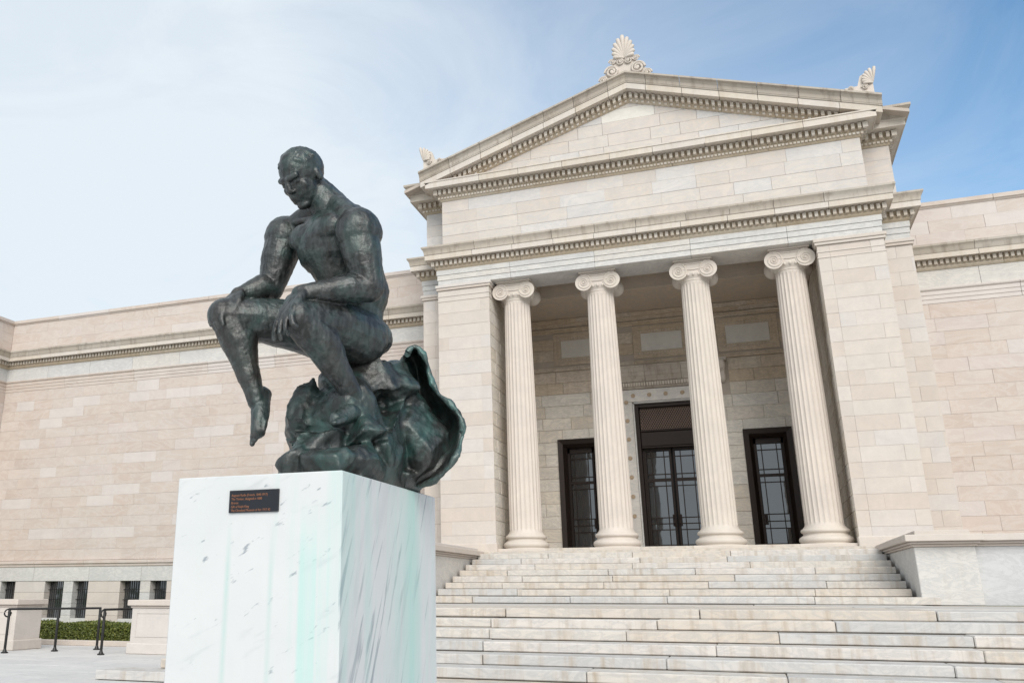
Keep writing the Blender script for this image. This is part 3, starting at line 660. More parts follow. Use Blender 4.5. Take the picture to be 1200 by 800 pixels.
m = MB(); dentils(m, hp, 0.045, 0.13, 5.27, 5.39, 0.05, 0.085); m.build('dentil_course', M_CORNI, wall, kind='stuff')
for s in (-1, 1):
    m = MB()
    pts = [(s*1.80, BW-0.02, 5.25), (s*1.80, BW-0.10, 5.30), (s*1.80, BW-0.14, 5.42), (s*1.80, BW-0.10, 5.55), (s*1.80, BW-0.16, 5.68), (s*1.80, BW-0.26, 5.76), (s*1.80, BW-0.32, 5.86), (s*1.80, BW-0.24, 5.93)]
    m.tube(pts, [0.06, 0.09, 0.10, 0.09, 0.10, 0.11, 0.10, 0.06], 10); m.cbox(*sorted((s*1.68, s*1.95)), BW-0.30, BW+0.04, 5.90, 5.99, 0.01)
    m.build('console', M_COL, wall, smooth=50)

# --- bronze doors
def grid_panes(parent, x0, x1, z0, z1, y, cols, hz, thick):
    """leaf glazing: bars at fractions, one pane object per field"""
    fx = [0] + cols + [1]; m = MB(); W, H = x1-x0, z1-z0
    for c in cols: m.box(x0+W*c-0.014, x0+W*c+0.014, y-0.03, y+0.02, z0, z1)
    for k, h in enumerate(hz):
        t = 0.014 if h not in thick else 0.045
        m.box(x0, x1, y-0.034, y+0.024, z1-H*h-t, z1-H*h+t)
    m.build('glazing_bars', M_DOOR, parent)
    fz = [0] + hz + [1]
    for i in range(len(fx)-1):
        for j in range(len(fz)-1):
            m = MB(); tl = random.uniform(-0.0015, 0.0015)
            a, c = x0+W*fx[i]+0.0145, x0+W*fx[i+1]-0.0145; p, q = z1-H*fz[j+1]+0.0145, z1-H*fz[j]-0.0145
            if c-a < 0.01 or q-p < 0.01: continue
            m.add([(a,y+tl,p),(c,y-tl,p),(c,y-tl+0.001,q),(a,y+tl+0.001,q),(a,y+0.008,p),(c,y+0.008,p),(c,y+0.008,q),(a,y+0.008,q)], [(0,1,2,3),(7,6,5,4),(0,4,5,1),(1,5,6,2),(2,6,7,3),(3,7,4,0)])
            m.build('pane', M_GLASS, parent)
HZ = [0.06, 0.245, 0.30, 0.365, 0.66, 0.725, 0.79, 0.93]
for s in (-1, 1):
    xa, xc = sorted((s*2.21, s*3.62)); yr = BW + 0.30
    m = MB()
    # splayed frame: outer edge flush with the wall, inner edge deeper
    for (p, q) in (((xa, xa+0.27), 'l'), ((xc-0.27, xc), 'r')):
        a, c = p; o_, i_ = (a, c) if q == 'l' else (c, a)
        for (u0, y0, u1, y1) in ((0.0, BW-0.05, 0.16, BW-0.02), (0.16, BW-0.02, 0.27, BW+0.12)):
            k = 1 if q == 'l' else -1
            m.loft([(o_+k*u0, y0, -0.03), (o_+k*u1, y1, -0.03), (o_+k*u1, yr+0.1, -0.03), (o_+k*u0, yr+0.1, -0.03)], [(o_+k*u0, y0, 3.68-u0), (o_+k*u1, y1, 3.68-u1), (o_+k*u1, yr+0.1, 3.68-u1), (o_+k*u0, yr+0.1, 3.68-u0)])
    for (u0, y0, u1, y1) in ((0.0, BW-0.05, 0.16, BW-0.02), (0.16, BW-0.02, 0.27, BW+0.12)):
        m.loft([(xa+u0, y0, 3.68-u0), (xa+u1, y1, 3.68-u1), (xa+u1, yr+0.1, 3.68-u1), (xa+u0, yr+0.1, 3.68-u0)], [(xc-u0, y0, 3.68-u0), (xc-u1, y1, 3.68-u1), (xc-u1, yr+0.1, 3.68-u1), (xc-u0, yr+0.1, 3.68-u0)])
    m.box(xa+0.27, xa+0.34, yr-0.04, yr+0.06, -0.03, 3.41); m.box(xc-0.34, xc-0.27, yr-0.04, yr+0.06, -0.03, 3.41); m.box(xa+0.27, xc-0.27, yr-0.04, yr+0.06, 3.24, 3.41)
    dr = part(m, 'door', M_DOOR); dr['label'] = 'narrow glazed bronze side door with splayed frame'
    m = MB(); m.box(xa+0.1, xc-0.1, yr+0.08, yr+0.1, -0.03, 3.5); m.build('backing', M_DARK, dr)
    grid_panes(dr, xa+0.34, xc-0.34, -0.02, 3.24, yr, [0.2, 0.8], HZ, (0.30,))
    m = MB(); hx = xa+0.36 if s > 0 else xc-0.36; m.cbox(hx-0.03, hx+0.09, yr-0.07, yr-0.035, 0.78, 1.10, 0.008); m.tube([(hx+0.03, yr-0.06, 0.82), (hx+0.03, yr-0.13, 0.86), (hx+0.03, yr-0.13, 1.02), (hx+0.03, yr-0.06, 1.06)], 0.014, 8); m.build('handle', M_DOOR, dr)
m = MB(); yr = BW + 0.32; zt = DZ
for s in (-1, 1): m.cbox(*sorted((s*1.04, s*0.92)), BW+0.08, yr+0.1, -0.03, zt, 0.006); m.cbox(*sorted((s*0.918, s*0.86)), yr-0.05, yr+0.1, -0.03, 3.3, 0.006)
m.cbox(-0.918, 0.918, BW+0.08, yr+0.1, zt-0.12, zt-0.002, 0.006); m.cbox(-0.918, 0.918, BW+0.14, yr+0.1, 3.32, 3.80, 0.02); m.cbox(-0.918, 0.918, BW+0.10, yr+0.1, 3.80, 3.86, 0.012); m.cbox(-0.918, 0.918, BW+0.10, yr+0.1, 3.26, 3.32, 0.012)
dr = part(m, 'door', M_DOOR); dr['label'] = 'tall glazed bronze double door under a pierced transom grille'
m = MB(); m.box(-0.9, 0.9, yr+0.06, yr+0.09, -0.03, zt-0.1); m.build('backing', M_DARK, dr)
m = MB()
for k in range(-14, 40):
    for sg in (-1, 1):
        x0 = -0.9 + k*0.075; zb, zc_ = 3.87, 4.59
        a = [x0, zb]; c = [x0 + sg*(zc_-zb)*0.62, zc_]
        t0 = max(0, min(1, ((-0.9 if c[0] > a[0] else 0.9) - a[0])/(c[0]-a[0]))) if not -0.9 <= a[0] <= 0.9 else 0
        t1 = 1 if -0.9 <= c[0] <= 0.9 else max(0, min(1, ((0.9 if c[0] > a[0] else -0.9) - a[0])/(c[0]-a[0])))
        if t1 - t0 < 0.05 or not (-0.91 <= a[0]+(c[0]-a[0])*t0 <= 0.91): continue
        p = [(a[0]+(c[0]-a[0])*t, BW+0.2, a[1]+(c[1]-a[1])*t) for t in (t0, t1)]; m.tube(p, 0.011, 5)
m.build('transom_grille', plain('grille_bronze', (0.14, 0.095, 0.075), 0.4, 0.4), dr)
for s in (-1, 1):
    xa, xc = sorted((s*0.03, s*0.86)); m = MB()
    m.box(xa-0.0, xa+0.05, yr-0.03, yr+0.04, -0.02, 3.27); m.box(xc-0.05, xc, yr-0.03, yr+0.04, -0.02, 3.27); m.box(xa+0.05, xc-0.05, yr-0.03, yr+0.04, 3.18, 3.27); m.box(xa+0.05, xc-0.05, yr-0.03, yr+0.04, -0.02, 0.07)
    m.box(xa, xc, yr-0.028, yr+0.038, 2.20, 2.30)
    lf = m.build('door_leaf', M_DOOR, dr)
    lf_p = dr
    grid_panes(dr, xa+0.052, xc-0.052, 0.072, 3.178, yr, [0.24, 0.76], [0.06, 0.24, 0.36, 0.68, 0.74, 0.80, 0.95], ())
    m = MB(); hx = s*0.09; m.cbox(hx-0.05, hx+0.05, yr-0.07, yr-0.035, 0.80, 1.16, 0.01); m.tube([(hx, yr-0.06, 0.84), (hx, yr-0.14, 0.90), (hx, yr-0.14, 1.06), (hx, yr-0.06, 1.12)], 0.016, 8); m.build('handle', M_DOOR, dr)

# ------------------------------------------------------------------ stairs
st = thing('stone_staircase', 'broad pale marble staircase with worn slabs leading up to the portico', 'stairs', (0, -8, GZ))
def spart(mb, name, mat, **k):
    o = mb.build(name, mat, None, **k); o.parent = st; o.location = (0, 8, -GZ); return o
ZL = -1.42
r1, t1, Y0, Z0 = (-0.19 - ZL)/8, 0.57, -1.30, -0.19
NLOW, r2, t2, YN = 7, (ZL - GZ)/7, 0.52, -10.9
b = MB(); b.box(-4.88, 4.88, Y0-3.9, -0.7, -1.5, -0.42)
core = None
b = MB()
for k in range(8): b.box(-4.86, 4.86, Y0 - t1*k + 0.05, -0.5, ZL-0.3 + 0.01*k, Z0 - r1*k - 0.06)
b.box(-5.7, 8.9, YN+0.1, -5.1, GZ, ZL-0.08)
for k in range(1, NLOW): b.box((-7.15+0.75*(6-k) if k > 3 else -5.8)+0.1, 9.5, YN - t2*k + 0.06, YN - t2*(k-1)+0.2, GZ+0.001*k, ZL - r2*k - 0.05)
core = spart(b, 'stair_core', M_CORE)
def slab_run(x0, x1, y0, y1, z0, z1, lmin, lmax, name='step_slab'):
    x = x0; first = True
    while x < x1 - 0.05:
        l = random.uniform(lmin, lmax)*(0.6 if first else 1); first = False
        xe = x1 if x1 - (x+l) < lmin*0.5 else x + l
        m = MB(); g = random.uniform(0.002, 0.009); j = random.uniform(-0.010, 0.010); jz = random.uniform(-0.007, 0.005)
        m.cbox(x+g, xe-g, y0+j, y1, z0+random.uniform(0.004, 0.012), z1+jz, random.uniform(0.008, 0.016)); o = m.build(name, M_STEP, core); x = xe
for k in range(8):
    y = Y0 - t1*k; z = Z0 - r1*k
    slab_run(-4.97 if k < 7 else -5.35, 4.97 if k < 7 else 5.35, y, y + t1 + 0.06 if k else -0.9, z - r1, z, 2.0, 3.4)
for j, (ya, yb) in enumerate(((-6.7, -5.30), (-8.1, -6.704), (-9.5, -8.104), (YN, -9.504))):
    slab_run(-5.8, 8.9, ya, yb, ZL - 0.14, ZL, 2.2, 3.2, 'landing_slab')
for k in range(1, NLOW):
    y = YN - t2*k; z = ZL - r2*k; xl = -7.15 + 0.75*(6-k) if k > 3 else -5.8
    slab_run(xl, 9.6, y, y + t2 + 0.08, z - r2, z, 2.0, 3.3)
for k in range(4, NLOW):                        # side returns of the lowest steps
    pass
# cheek blocks and terrace walls
for s in (-1, 1):
    lab = 'right' if s > 0 else 'left'
    ch = thing('stair_cheek_block', ('cream marble cheek block with moulded cap ending the staircase beside a smooth grey wall' if s > 0 else 'marble cheek block closing the staircase, mostly hidden behind the statue pedestal'), 'cheek wall', (s*5.6, -3, ZL))
    def cpart(mb, name, mat): o = mb.build(name, mat, None); o.parent = ch; o.location = (-s*5.6, 3, -ZL); return o
    m = MB(); m.cbox(*sorted((s*5.04, s*6.08)), -5.27, -0.76, ZL, -0.33, 0.012); cpart(m, 'block', M_BASEW if False else MAT['marble', 0])
    for (x0, x1, y, z0, z1) in ((5.0, 6.12, -5.33, -0.33, -0.285), (4.96, 6.16, -5.40, -0.283, -0.24), (4.88, 6.22, -5.50, -0.237, -0.11)):
        m = MB(); m.cbox(*sorted((s*x0, s*x1)), y, -0.76, z0, z1, 0.010); cpart(m, 'cap_moulding', MAT['pier', 0])
    m = MB(); m.cbox(*sorted((s*5.1, s*6.05)), -5.2, -0.76, -0.108, -0.02, 0.01); cpart(m, 'blocking_course', MAT['pier', 0])
    tw = thing('terrace_wall', ('smooth grey-white marble terrace wall beside the cheek block, under a moulded ledge' if s > 0 else 'marble terrace wall behind the statue pedestal'), 'wall', (s*7.2, -2, ZL))
    def tpart(mb, name, mat): o = mb.build(name, mat, None); o.parent = tw; o.location = (-s*7.2, 2, -ZL); return o
    x1 = 9.2 if s > 0 else 8.3
    for k in range(2):
        a, c = 6.085 + (x1-6.085)*k/2, 6.085 + (x1-6.085)*(k+1)/2
        m = MB(); m.cbox(*sorted((s*(a+0.002), s*(c-0.002))), -5.10, -4.7, ZL if s > 0 else GZ, -0.33, 0.006); tpart(m, 'wall_panel', M_BASEW)
    m = MB(); m.box(*sorted((s*6.1, s*x1)), -4.69, WY-0.03, GZ if s < 0 else ZL, -0.2); tpart(m, 'terrace_fill', M_CORE)
    for (xs_, y, z0, z1) in ((6.122, -5.15, -0.33, -0.285), (6.162, -5.22, -0.283, -0.24), (6.222, -5.32, -0.237, -0.11)):
        m = MB(); m.cbox(*sorted((s*xs_, s*(x1+0.1))), y, -4.5, z0, z1, 0.010); tpart(m, 'ledge', MAT['pier', 0])

# ------------------------------------------------------------------ plaza piers, rails, kerb, hedge
def plinth_pier(name, label, x0, x1, y0, y1, zt, group=None):
    t = thing(name, label, 'pier', ((x0+x1)/2, (y0+y1)/2, GZ)); ox, oy = (x0+x1)/2, (y0+y1)/2
    def pp(m, n, mat): o = m.build(n, mat, None); o.parent = t; o.location = (-ox, -oy, -GZ); return o
    m = MB(); m.cbox(x0, x1, y0, y1, GZ, zt-0.16, 0.01); pp(m, 'shaft', MAT['pier', 0])
    m = MB(); m.cbox(x0-0.05, x1+0.05, y0-0.05, y1+0.05, GZ, GZ+0.22, 0.02); pp(m, 'base', MAT['pier', 0])
    m = MB(); m.cbox(x0-0.03, x1+0.03, y0-0.03, y1+0.03, zt-0.16, zt-0.12, 0.012); m.cbox(x0-0.08, x1+0.08, y0-0.08, y1+0.08, zt-0.118, zt, 0.014); pp(m, 'cap', MAT['pier', 0])
    m = MB(); i = 0.12
    for (a, c, p, q) in ((x0+i, x1-i, zt-0.27, zt-0.25), (x0+i, x1-i, GZ+0.34, GZ+0.36)): m.box(a, c, y0-0.012, y0+0.01, p, q)
    m.box(x0+i, x0+i+0.02, y0-0.012, y0+0.01, GZ+0.36, zt-0.27); m.box(x1-i-0.02, x1-i, y0-0.012, y0+0.01, GZ+0.36, zt-0.27); pp(m, 'panel_frame', MAT['pier', 0])
    return t
plinth_pier('stone_pier', 'low cream stone pier with moulded cap between hedge and statue pedestal', -10.22, -8.9, -9.2, -7.9, -1.33)
plinth_pier('stone_pier', 'long low cream stone pier left of the clipped hedge', -16.4, -13.3, -9.2, -8.4, -1.33)
def rail(label, pts, gap_curl, zr):
    t = thing('handrail', label, 'handrail', (pts[0][0], pts[0][1], GZ)); ox, oy = pts[0][:2]
    def rp(m, n): o = m.build(n, M_IRON, None, smooth=50); o.parent = t; o.location = (-ox, -oy, -GZ); return o
    for (x, y) in pts:
        m = MB(); m.cbox(x-0.022, x+0.022, y-0.022, y+0.022, GZ, zr, 0.005); p = rp(m, 'post')
        m = MB(); m.cbox(x-0.055, x+0.055, y-0.055, y+0.055, GZ, GZ+0.03, 0.008); m.lathe([(0.05, 0.03), (0.03, 0.08), (0.026, 0.10)], 10, (x, y, GZ)); rp(m, 'foot')
    d = (Vector(pts[-1]) - Vector(pts[0])).normalized(); a = Vector(pts[0]) - d*0.02; c = Vector(pts[-1]) + d*gap_curl
    m = MB(); m.tube([(a.x, a.y, zr+0.01), (c.x, c.y, zr+0.01)], 0.024, 10); rp(m, 'top_rail')
    m = MB(); cc = []
    for k in range(15):
        f = k/14; ang = R(90) + f*R(300); rr = 0.085*(1-0.35*f); q = a - d*(0.0) - d*(-math.cos(ang)*rr) ; cc.append((a.x + d.x*math.cos(ang)*rr, a.y + d.y*math.cos(ang)*rr, zr + 0.01 - 0.085 + math.sin(ang)*rr))
    m.tube(cc, 0.016, 8); rp(m, 'scroll_end')
    return t
pA, pB = at(5, 765, Z=GZ), at(113, 761, Z=GZ); pm = pA.lerp(pB, 0.53)
rail('black iron handrail with scrolled end running past the hedge', [(pA.x, pA.y), (pm.x, pm.y), (pB.x, pB.y)], 0.02, -1.53)
pC = at(118, 767, Z=GZ)
rail('short black iron handrail with scrolled end beside the small cream pier', [(pC.x, pC.y), (pC.x+0.10, pC.y+1.4)], 0.1, -1.53)
m = MB(); m.cbox(-16, -8.8, -7.2, -7.0, GZ, GZ+0.12, 0.012)
kb = m.build('kerb', MAT['pier', 0]); kb['kind'] = 'structure'
m = MB(); m.box(-16, -8.8, -6.995, 1.9, GZ-0.02, GZ+0.06); sb = m.build('planting_bed', M_SOIL); sb['kind'] = 'structure'

def leaf_mat():
    m, N, L, P = mat_new('hedge_leaf')
    g = N.new('ShaderNodeNewGeometry'); r = ramp(N, [(0, (0.055, 0.075, 0.012)), (0.4, (0.085, 0.11, 0.016)), (0.75, (0.12, 0.14, 0.022)), (1, (0.17, 0.175, 0.035))]); L.new(g.outputs['Random Per Island'], r.inputs[0])
    n = nd(N, 'ShaderNodeTexNoise', Scale=1.6, Detail=3.0); L.new(g.outputs['Position'], n.inputs['Vector'])
    c = mixc(N, L, n.outputs['Fac'], mixc(N, L, 1.0, r.outputs[0], (0.75, 0.8, 0.8), 'MULTIPLY'), mixc(N, L, 1.0, r.outputs[0], (1.25, 1.2, 1.1), 'MULTIPLY'))
    L.new(c, P.inputs['Base Color']); P.inputs['Roughness'].default_value = 0.55
    return m
rnd = random.Random(3)
hx0, hx1, hy0, hy1, hz0, hz1 = -16.0, -10.4, -6.6, -5.5, GZ+0.02, -1.93
vs, fs = [], []
for i in range(26000):
    x = rnd.uniform(hx0, hx1)
    f = rnd.random(); dd = abs(rnd.gauss(0, 0.035))
    wob = 0.05*math.sin(x*3.1) + 0.03*math.sin(x*7.7+1)
    if f < 0.45: y, z = rnd.uniform(hy0, hy1), hz1 - dd + wob*0.6 + rnd.gauss(0, 0.012)
    elif f < 0.9: y, z = hy0 + dd - 0.03 + wob*0.5, rnd.uniform(hz0, hz1+0.02)
    else: x, y, z = (hx1 - dd), rnd.uniform(hy0, hy1), rnd.uniform(hz0, hz1)
    a = Vector((rnd.gauss(0, 1), rnd.gauss(0, 1), rnd.gauss(0, 1))).normalized(); c = a.orthogonal().normalized(); s = rnd.uniform(0.016, 0.034)
    p = Vector((x, y, z)); b0 = len(vs); vs += [tuple(p - a*s), tuple(p + c*s*0.55), tuple(p + a*s), tuple(p - c*s*0.55)]; fs.append((b0, b0+1, b0+2, b0+3))
hd = thing('hedge', 'low clipped green box hedge in front of the barred basement windows', 'hedge', ((hx0+hx1)/2, (hy0+hy1)/2, GZ))
hl = MB(); hl.v, hl.f = vs, fs
o = link('foliage', hl.mesh('foliage', leaf_mat(), fix=False), hd, kind='stuff', loc=(-(hx0+hx1)/2, -(hy0+hy1)/2, -GZ))
m = MB(); m.box(hx0+0.08, hx1-0.08, hy0+0.08, hy1-0.08, GZ, hz1-0.09); o = m.build('branch_mass', plain('hedge_twig', (0.03, 0.035, 0.012), 0.9), hd, loc=(-(hx0+hx1)/2, -(hy0+hy1)/2, -GZ))

# ------------------------------------------------------------------ pedestal with plaque
PX_0, PX_1, PYF, PYB, PZT = -0.675, 0.255, -21.565, -20.18, -0.60
def pedestal_mat():
    m, N, L, P = mat_new('pedestal_marble')
    g = N.new('ShaderNodeNewGeometry'); sp = nd(N, 'ShaderNodeSeparateXYZ'); L.new(g.outputs['Position'], sp.inputs[0])
    n1 = nd(N, 'ShaderNodeTexNoise', Scale=2.2, Detail=6.0, Roughness=0.6, Distortion=0.8); L.new(g.outputs['Position'], n1.inputs['Vector'])
    base = mixc(N, L, n1.outputs['Fac'], (0.53, 0.555, 0.565), (0.645, 0.65, 0.65))
    # dark grey dashes of the marble, drawn out along a slanting bed
    spn = nd(N, 'ShaderNodeSeparateXYZ'); L.new(g.outputs['Normal'], spn.inputs[0]); sidem = nd(N, 'ShaderNodeMath', operation='ABSOLUTE'); L.new(spn.outputs['X'], sidem.inputs[0]); frontm = nd(N, 'ShaderNodeMath', operation='SUBTRACT'); frontm.inputs[0].default_value = 1.0; L.new(sidem.outputs[0], frontm.inputs[1])
    def dashes(rot, sc, lo, hi, amt, base, seed, mask):
        mp = nd(N, 'ShaderNodeMapping'); mp.inputs['Location'].default_value = (seed, seed*2, seed*3); mp.inputs['Rotation'].default_value = rot; L.new(g.outputs['Position'], mp.inputs['Vector']); mq = nd(N, 'ShaderNodeMapping'); mq.inputs['Scale'].default_value = sc; L.new(mp.outputs[0], mq.inputs['Vector']); mp = mq
        n = nd(N, 'ShaderNodeTexNoise', Scale=1.0, Detail=4.0, Roughness=0.55, Distortion=0.25); L.new(mp.outputs[0], n.inputs['Vector'])
        r = ramp(N, [(lo, (0,0,0)), (hi, (1,1,1))]); L.new(n.outputs['Fac'], r.inputs[0])
        q0 = nd(N, 'ShaderNodeMath', operation='MULTIPLY'); L.new(r.outputs[0], q0.inputs[0]); q0.inputs[1].default_value = amt; q = nd(N, 'ShaderNodeMath', operation='MULTIPLY'); L.new(q0.outputs[0], q.inputs[0]); L.new(mask.outputs[0], q.inputs[1])
        return mixc(N, L, q.outputs[0], base, (0.20, 0.24, 0.28))
    base = dashes((0, R(30), 0), (9, 14, 30), 0.66, 0.74, 0.8, base, 1.3, frontm); base = dashes((0, R(24), 0), (3.0, 14, 13), 0.60, 0.80, 0.35, base, 2.3, frontm)
    base = dashes((R(-64), 0, 0), (1.2, 1.9, 21), 0.565, 0.69, 0.8, base, 4.1, sidem); base = dashes((R(-66), 0, 0), (1.2, 1.2, 6), 0.54, 0.80, 0.28, base, 6.1, sidem)
    # verdigris washed down from the bronze: vertical streaks
    mp = nd(N, 'ShaderNodeMapping'); mp.inputs['Location'].default_value = (0.35, 0.9, 0.0); mp.inputs['Scale'].default_value = (5.2, 4.2, 0.28); L.new(g.outputs['Position'], mp.inputs['Vector'])
    n = nd(N, 'ShaderNodeTexNoise', Scale=1.0, Detail=5.0, Roughness=0.55); L.new(mp.outputs[0], n.inputs['Vector'])
    r = ramp(N, [(0.47, (0,0,0)), (0.74, (1,1,1))]); L.new(n.outputs['Fac'], r.inputs[0])
    mr_ = nd(N, 'ShaderNodeMapRange'); mr_.inputs['From Min'].default_value = -0.55; mr_.inputs['From Max'].default_value = 0.26; mr_.inputs['To Min'].default_value = 0.05; mr_.inputs['To Max'].default_value = 1.0; L.new(sp.outputs['X'], mr_.inputs['Value'])
    q = nd(N, 'ShaderNodeMath', operation='MULTIPLY'); L.new(r.outputs[0], q.inputs[0]); L.new(mr_.outputs[0], q.inputs[1])
    base = mixc(N, L, q.outputs[0], base, (0.40, 0.61, 0.57))
    jx = nd(N, 'ShaderNodeMapping'); jx.inputs['Scale'].default_value = (18, 18, 0.9); L.new(g.outputs['Position'], jx.inputs['Vector']); jn = nd(N, 'ShaderNodeTexNoise', Scale=1.0, Detail=3.0); L.new(jx.outputs[0], jn.inputs['Vector'])
    def band(x, wd, amt, base, z0=-0.72, z1=-1.0):
        a = nd(N, 'ShaderNodeMath', operation='SUBTRACT'); L.new(sp.outputs['X'], a.inputs[0]); a.inputs[1].default_value = x
        c = nd(N, 'ShaderNodeMath', operation='ABSOLUTE'); L.new(a.outputs[0], c.inputs[0])
        d = nd(N, 'ShaderNodeMapRange'); d.inputs['From Min'].default_value = wd; d.inputs['From Max'].default_value = wd*0.7; L.new(c.outputs[0], d.inputs['Value'])
        zf = nd(N, 'ShaderNodeMapRange'); zf.inputs['From Min'].default_value = z0; zf.inputs['From Max'].default_value = z1; L.new(sp.outputs['Z'], zf.inputs['Value'])
        e1 = nd(N, 'ShaderNodeMath', operation='MULTIPLY'); L.new(d.outputs[0], e1.inputs[0]); L.new(zf.outputs[0], e1.inputs[1])
        e2 = nd(N, 'ShaderNodeMath', operation='MULTIPLY'); L.new(e1.outputs[0], e2.inputs[0]); L.new(jn.outputs['Fac'], e2.inputs[1])
        e3 = nd(N, 'ShaderNodeMath', operation='MULTIPLY'); L.new(e2.outputs[0], e3.inputs[0]); e3.inputs[1].default_value = amt
        return mixc(N, L, e3.outputs[0], base, (0.36, 0.62, 0.57))
    base = band(0.085, 0.055, 0.95, base); base = band(0.17, 0.035, 0.45, base)
    # two thin runs below the plaque's ends
    def drip(x, wd, amt, base):
        a = nd(N, 'ShaderNodeMath', operation='SUBTRACT'); L.new(sp.outputs['X'], a.inputs[0]); a.inputs[1].default_value = x
        c = nd(N, 'ShaderNodeMath', operation='ABSOLUTE'); L.new(a.outputs[0], c.inputs[0])
        d = nd(N, 'ShaderNodeMapRange'); d.inputs['From Min'].default_value = wd; d.inputs['From Max'].default_value = 0.0; L.new(c.outputs[0], d.inputs['Value'])
        zf = nd(N, 'ShaderNodeMapRange'); zf.inputs['From Min'].default_value = -0.80; zf.inputs['From Max'].default_value = -1.05; L.new(sp.outputs['Z'], zf.inputs['Value'])
        e1 = nd(N, 'ShaderNodeMath', operation='MULTIPLY'); L.new(d.outputs[0], e1.inputs[0]); L.new(zf.outputs[0], e1.inputs[1])
        e2 = nd(N, 'ShaderNodeMath', operation='MULTIPLY'); L.new(e1.outputs[0], e2.inputs[0]); L.new(n1.outputs['Fac'], e2.inputs[1])
        e3 = nd(N, 'ShaderNodeMath', operation='MULTIPLY'); L.new(e2.outputs[0], e3.inputs[0]); e3.inputs[1].default_value = amt
        return mixc(N, L, e3.outputs[0], base, (0.30, 0.52, 0.48))
    base = drip(-0.352, 0.022, 0.8, base); base = drip(-0.112, 0.02, 0.6, base)
    L.new(base, P.inputs['Base Color']); P.inputs['Roughness'].default_value = 0.42
    f = nd(N, 'ShaderNodeTexNoise', Scale=60.0, Detail=4.0); L.new(g.outputs['Position'], f.inputs['Vector'])
    bmp = nd(N, 'ShaderNodeBump', Strength=0.06, Distance=0.005); L.new(f.outputs['Fac'], bmp.inputs['Height']); L.new(bmp.outputs[0], P.inputs['Normal'])
    return m
ped = thing('marble_pedestal', 'tall white marble block pedestal with green streaks under the bronze statue', 'pedestal', ((PX_0+PX_1)/2, (PYF+PYB)/2, GZ))
pox = (-(PX_0+PX_1)/2, -(PYF+PYB)/2, -GZ)
m = MB(); m.cbox(PX_0, PX_1, PYF, PYB, GZ, PZT, 0.006); pb = m.build('block', pedestal_mat(), ped, loc=pox)
q = [at(*p, Y=PYF) for p in ((270.7, 574.2), (328, 573.2), (326.7, 599.5), (269, 600.2))]
lx0, lx1 = (q[0].x+q[3].x)/2, (q[1].x+q[2].x)/2; lz1, lz0 = (q[0].z+q[1].z)/2, (q[2].z+q[3].z)/2
m = MB(); m.cbox(lx0, lx1, PYF-0.012, PYF+0.004, lz0, lz1, 0.002); pl = m.build('plaque', M_PLAQUE, ped, label='small dark bronze plaque with copper lettering', loc=pox)
fc = bpy.data.curves.new('lettering', 'FONT')
fc.body = 'Auguste Rodin (French, 1840-1917)\nThe Thinker, designed in 1880\nBronze\nGift of Ralph King\nThe Cleveland Museum of Art 1917.42'
fc.size = 0.0165; fc.space_line = 1.12; fc.extrude = 0.0006
fo = bpy.data.objects.new('lettering', fc); COL.objects.link(fo)
fo.rotation_euler = (R(90), 0, 0)
bpy.context.view_layer.update()
me = bpy.data.meshes.new_from_object(fo.evaluated_get(bpy.context.evaluated_depsgraph_get())); me.materials.clear(); me.materials.append(M_LETTER)
bpy.data.objects.remove(fo); me.name = 'lettering'
for v in me.vertices: v.co = Vector((v.co.x, -v.co.z, v.co.y))
tw_ = max(v.co.x for v in me.vertices)
sc_ = (lx1-lx0)*0.80/tw_
for v in me.vertices: v.co = Vector((v.co.x*sc_ + lx0 + 0.014, v.co.y + PYF - 0.0128, v.co.z*1.0 + lz1 - 0.030))
link('lettering', me, pl)

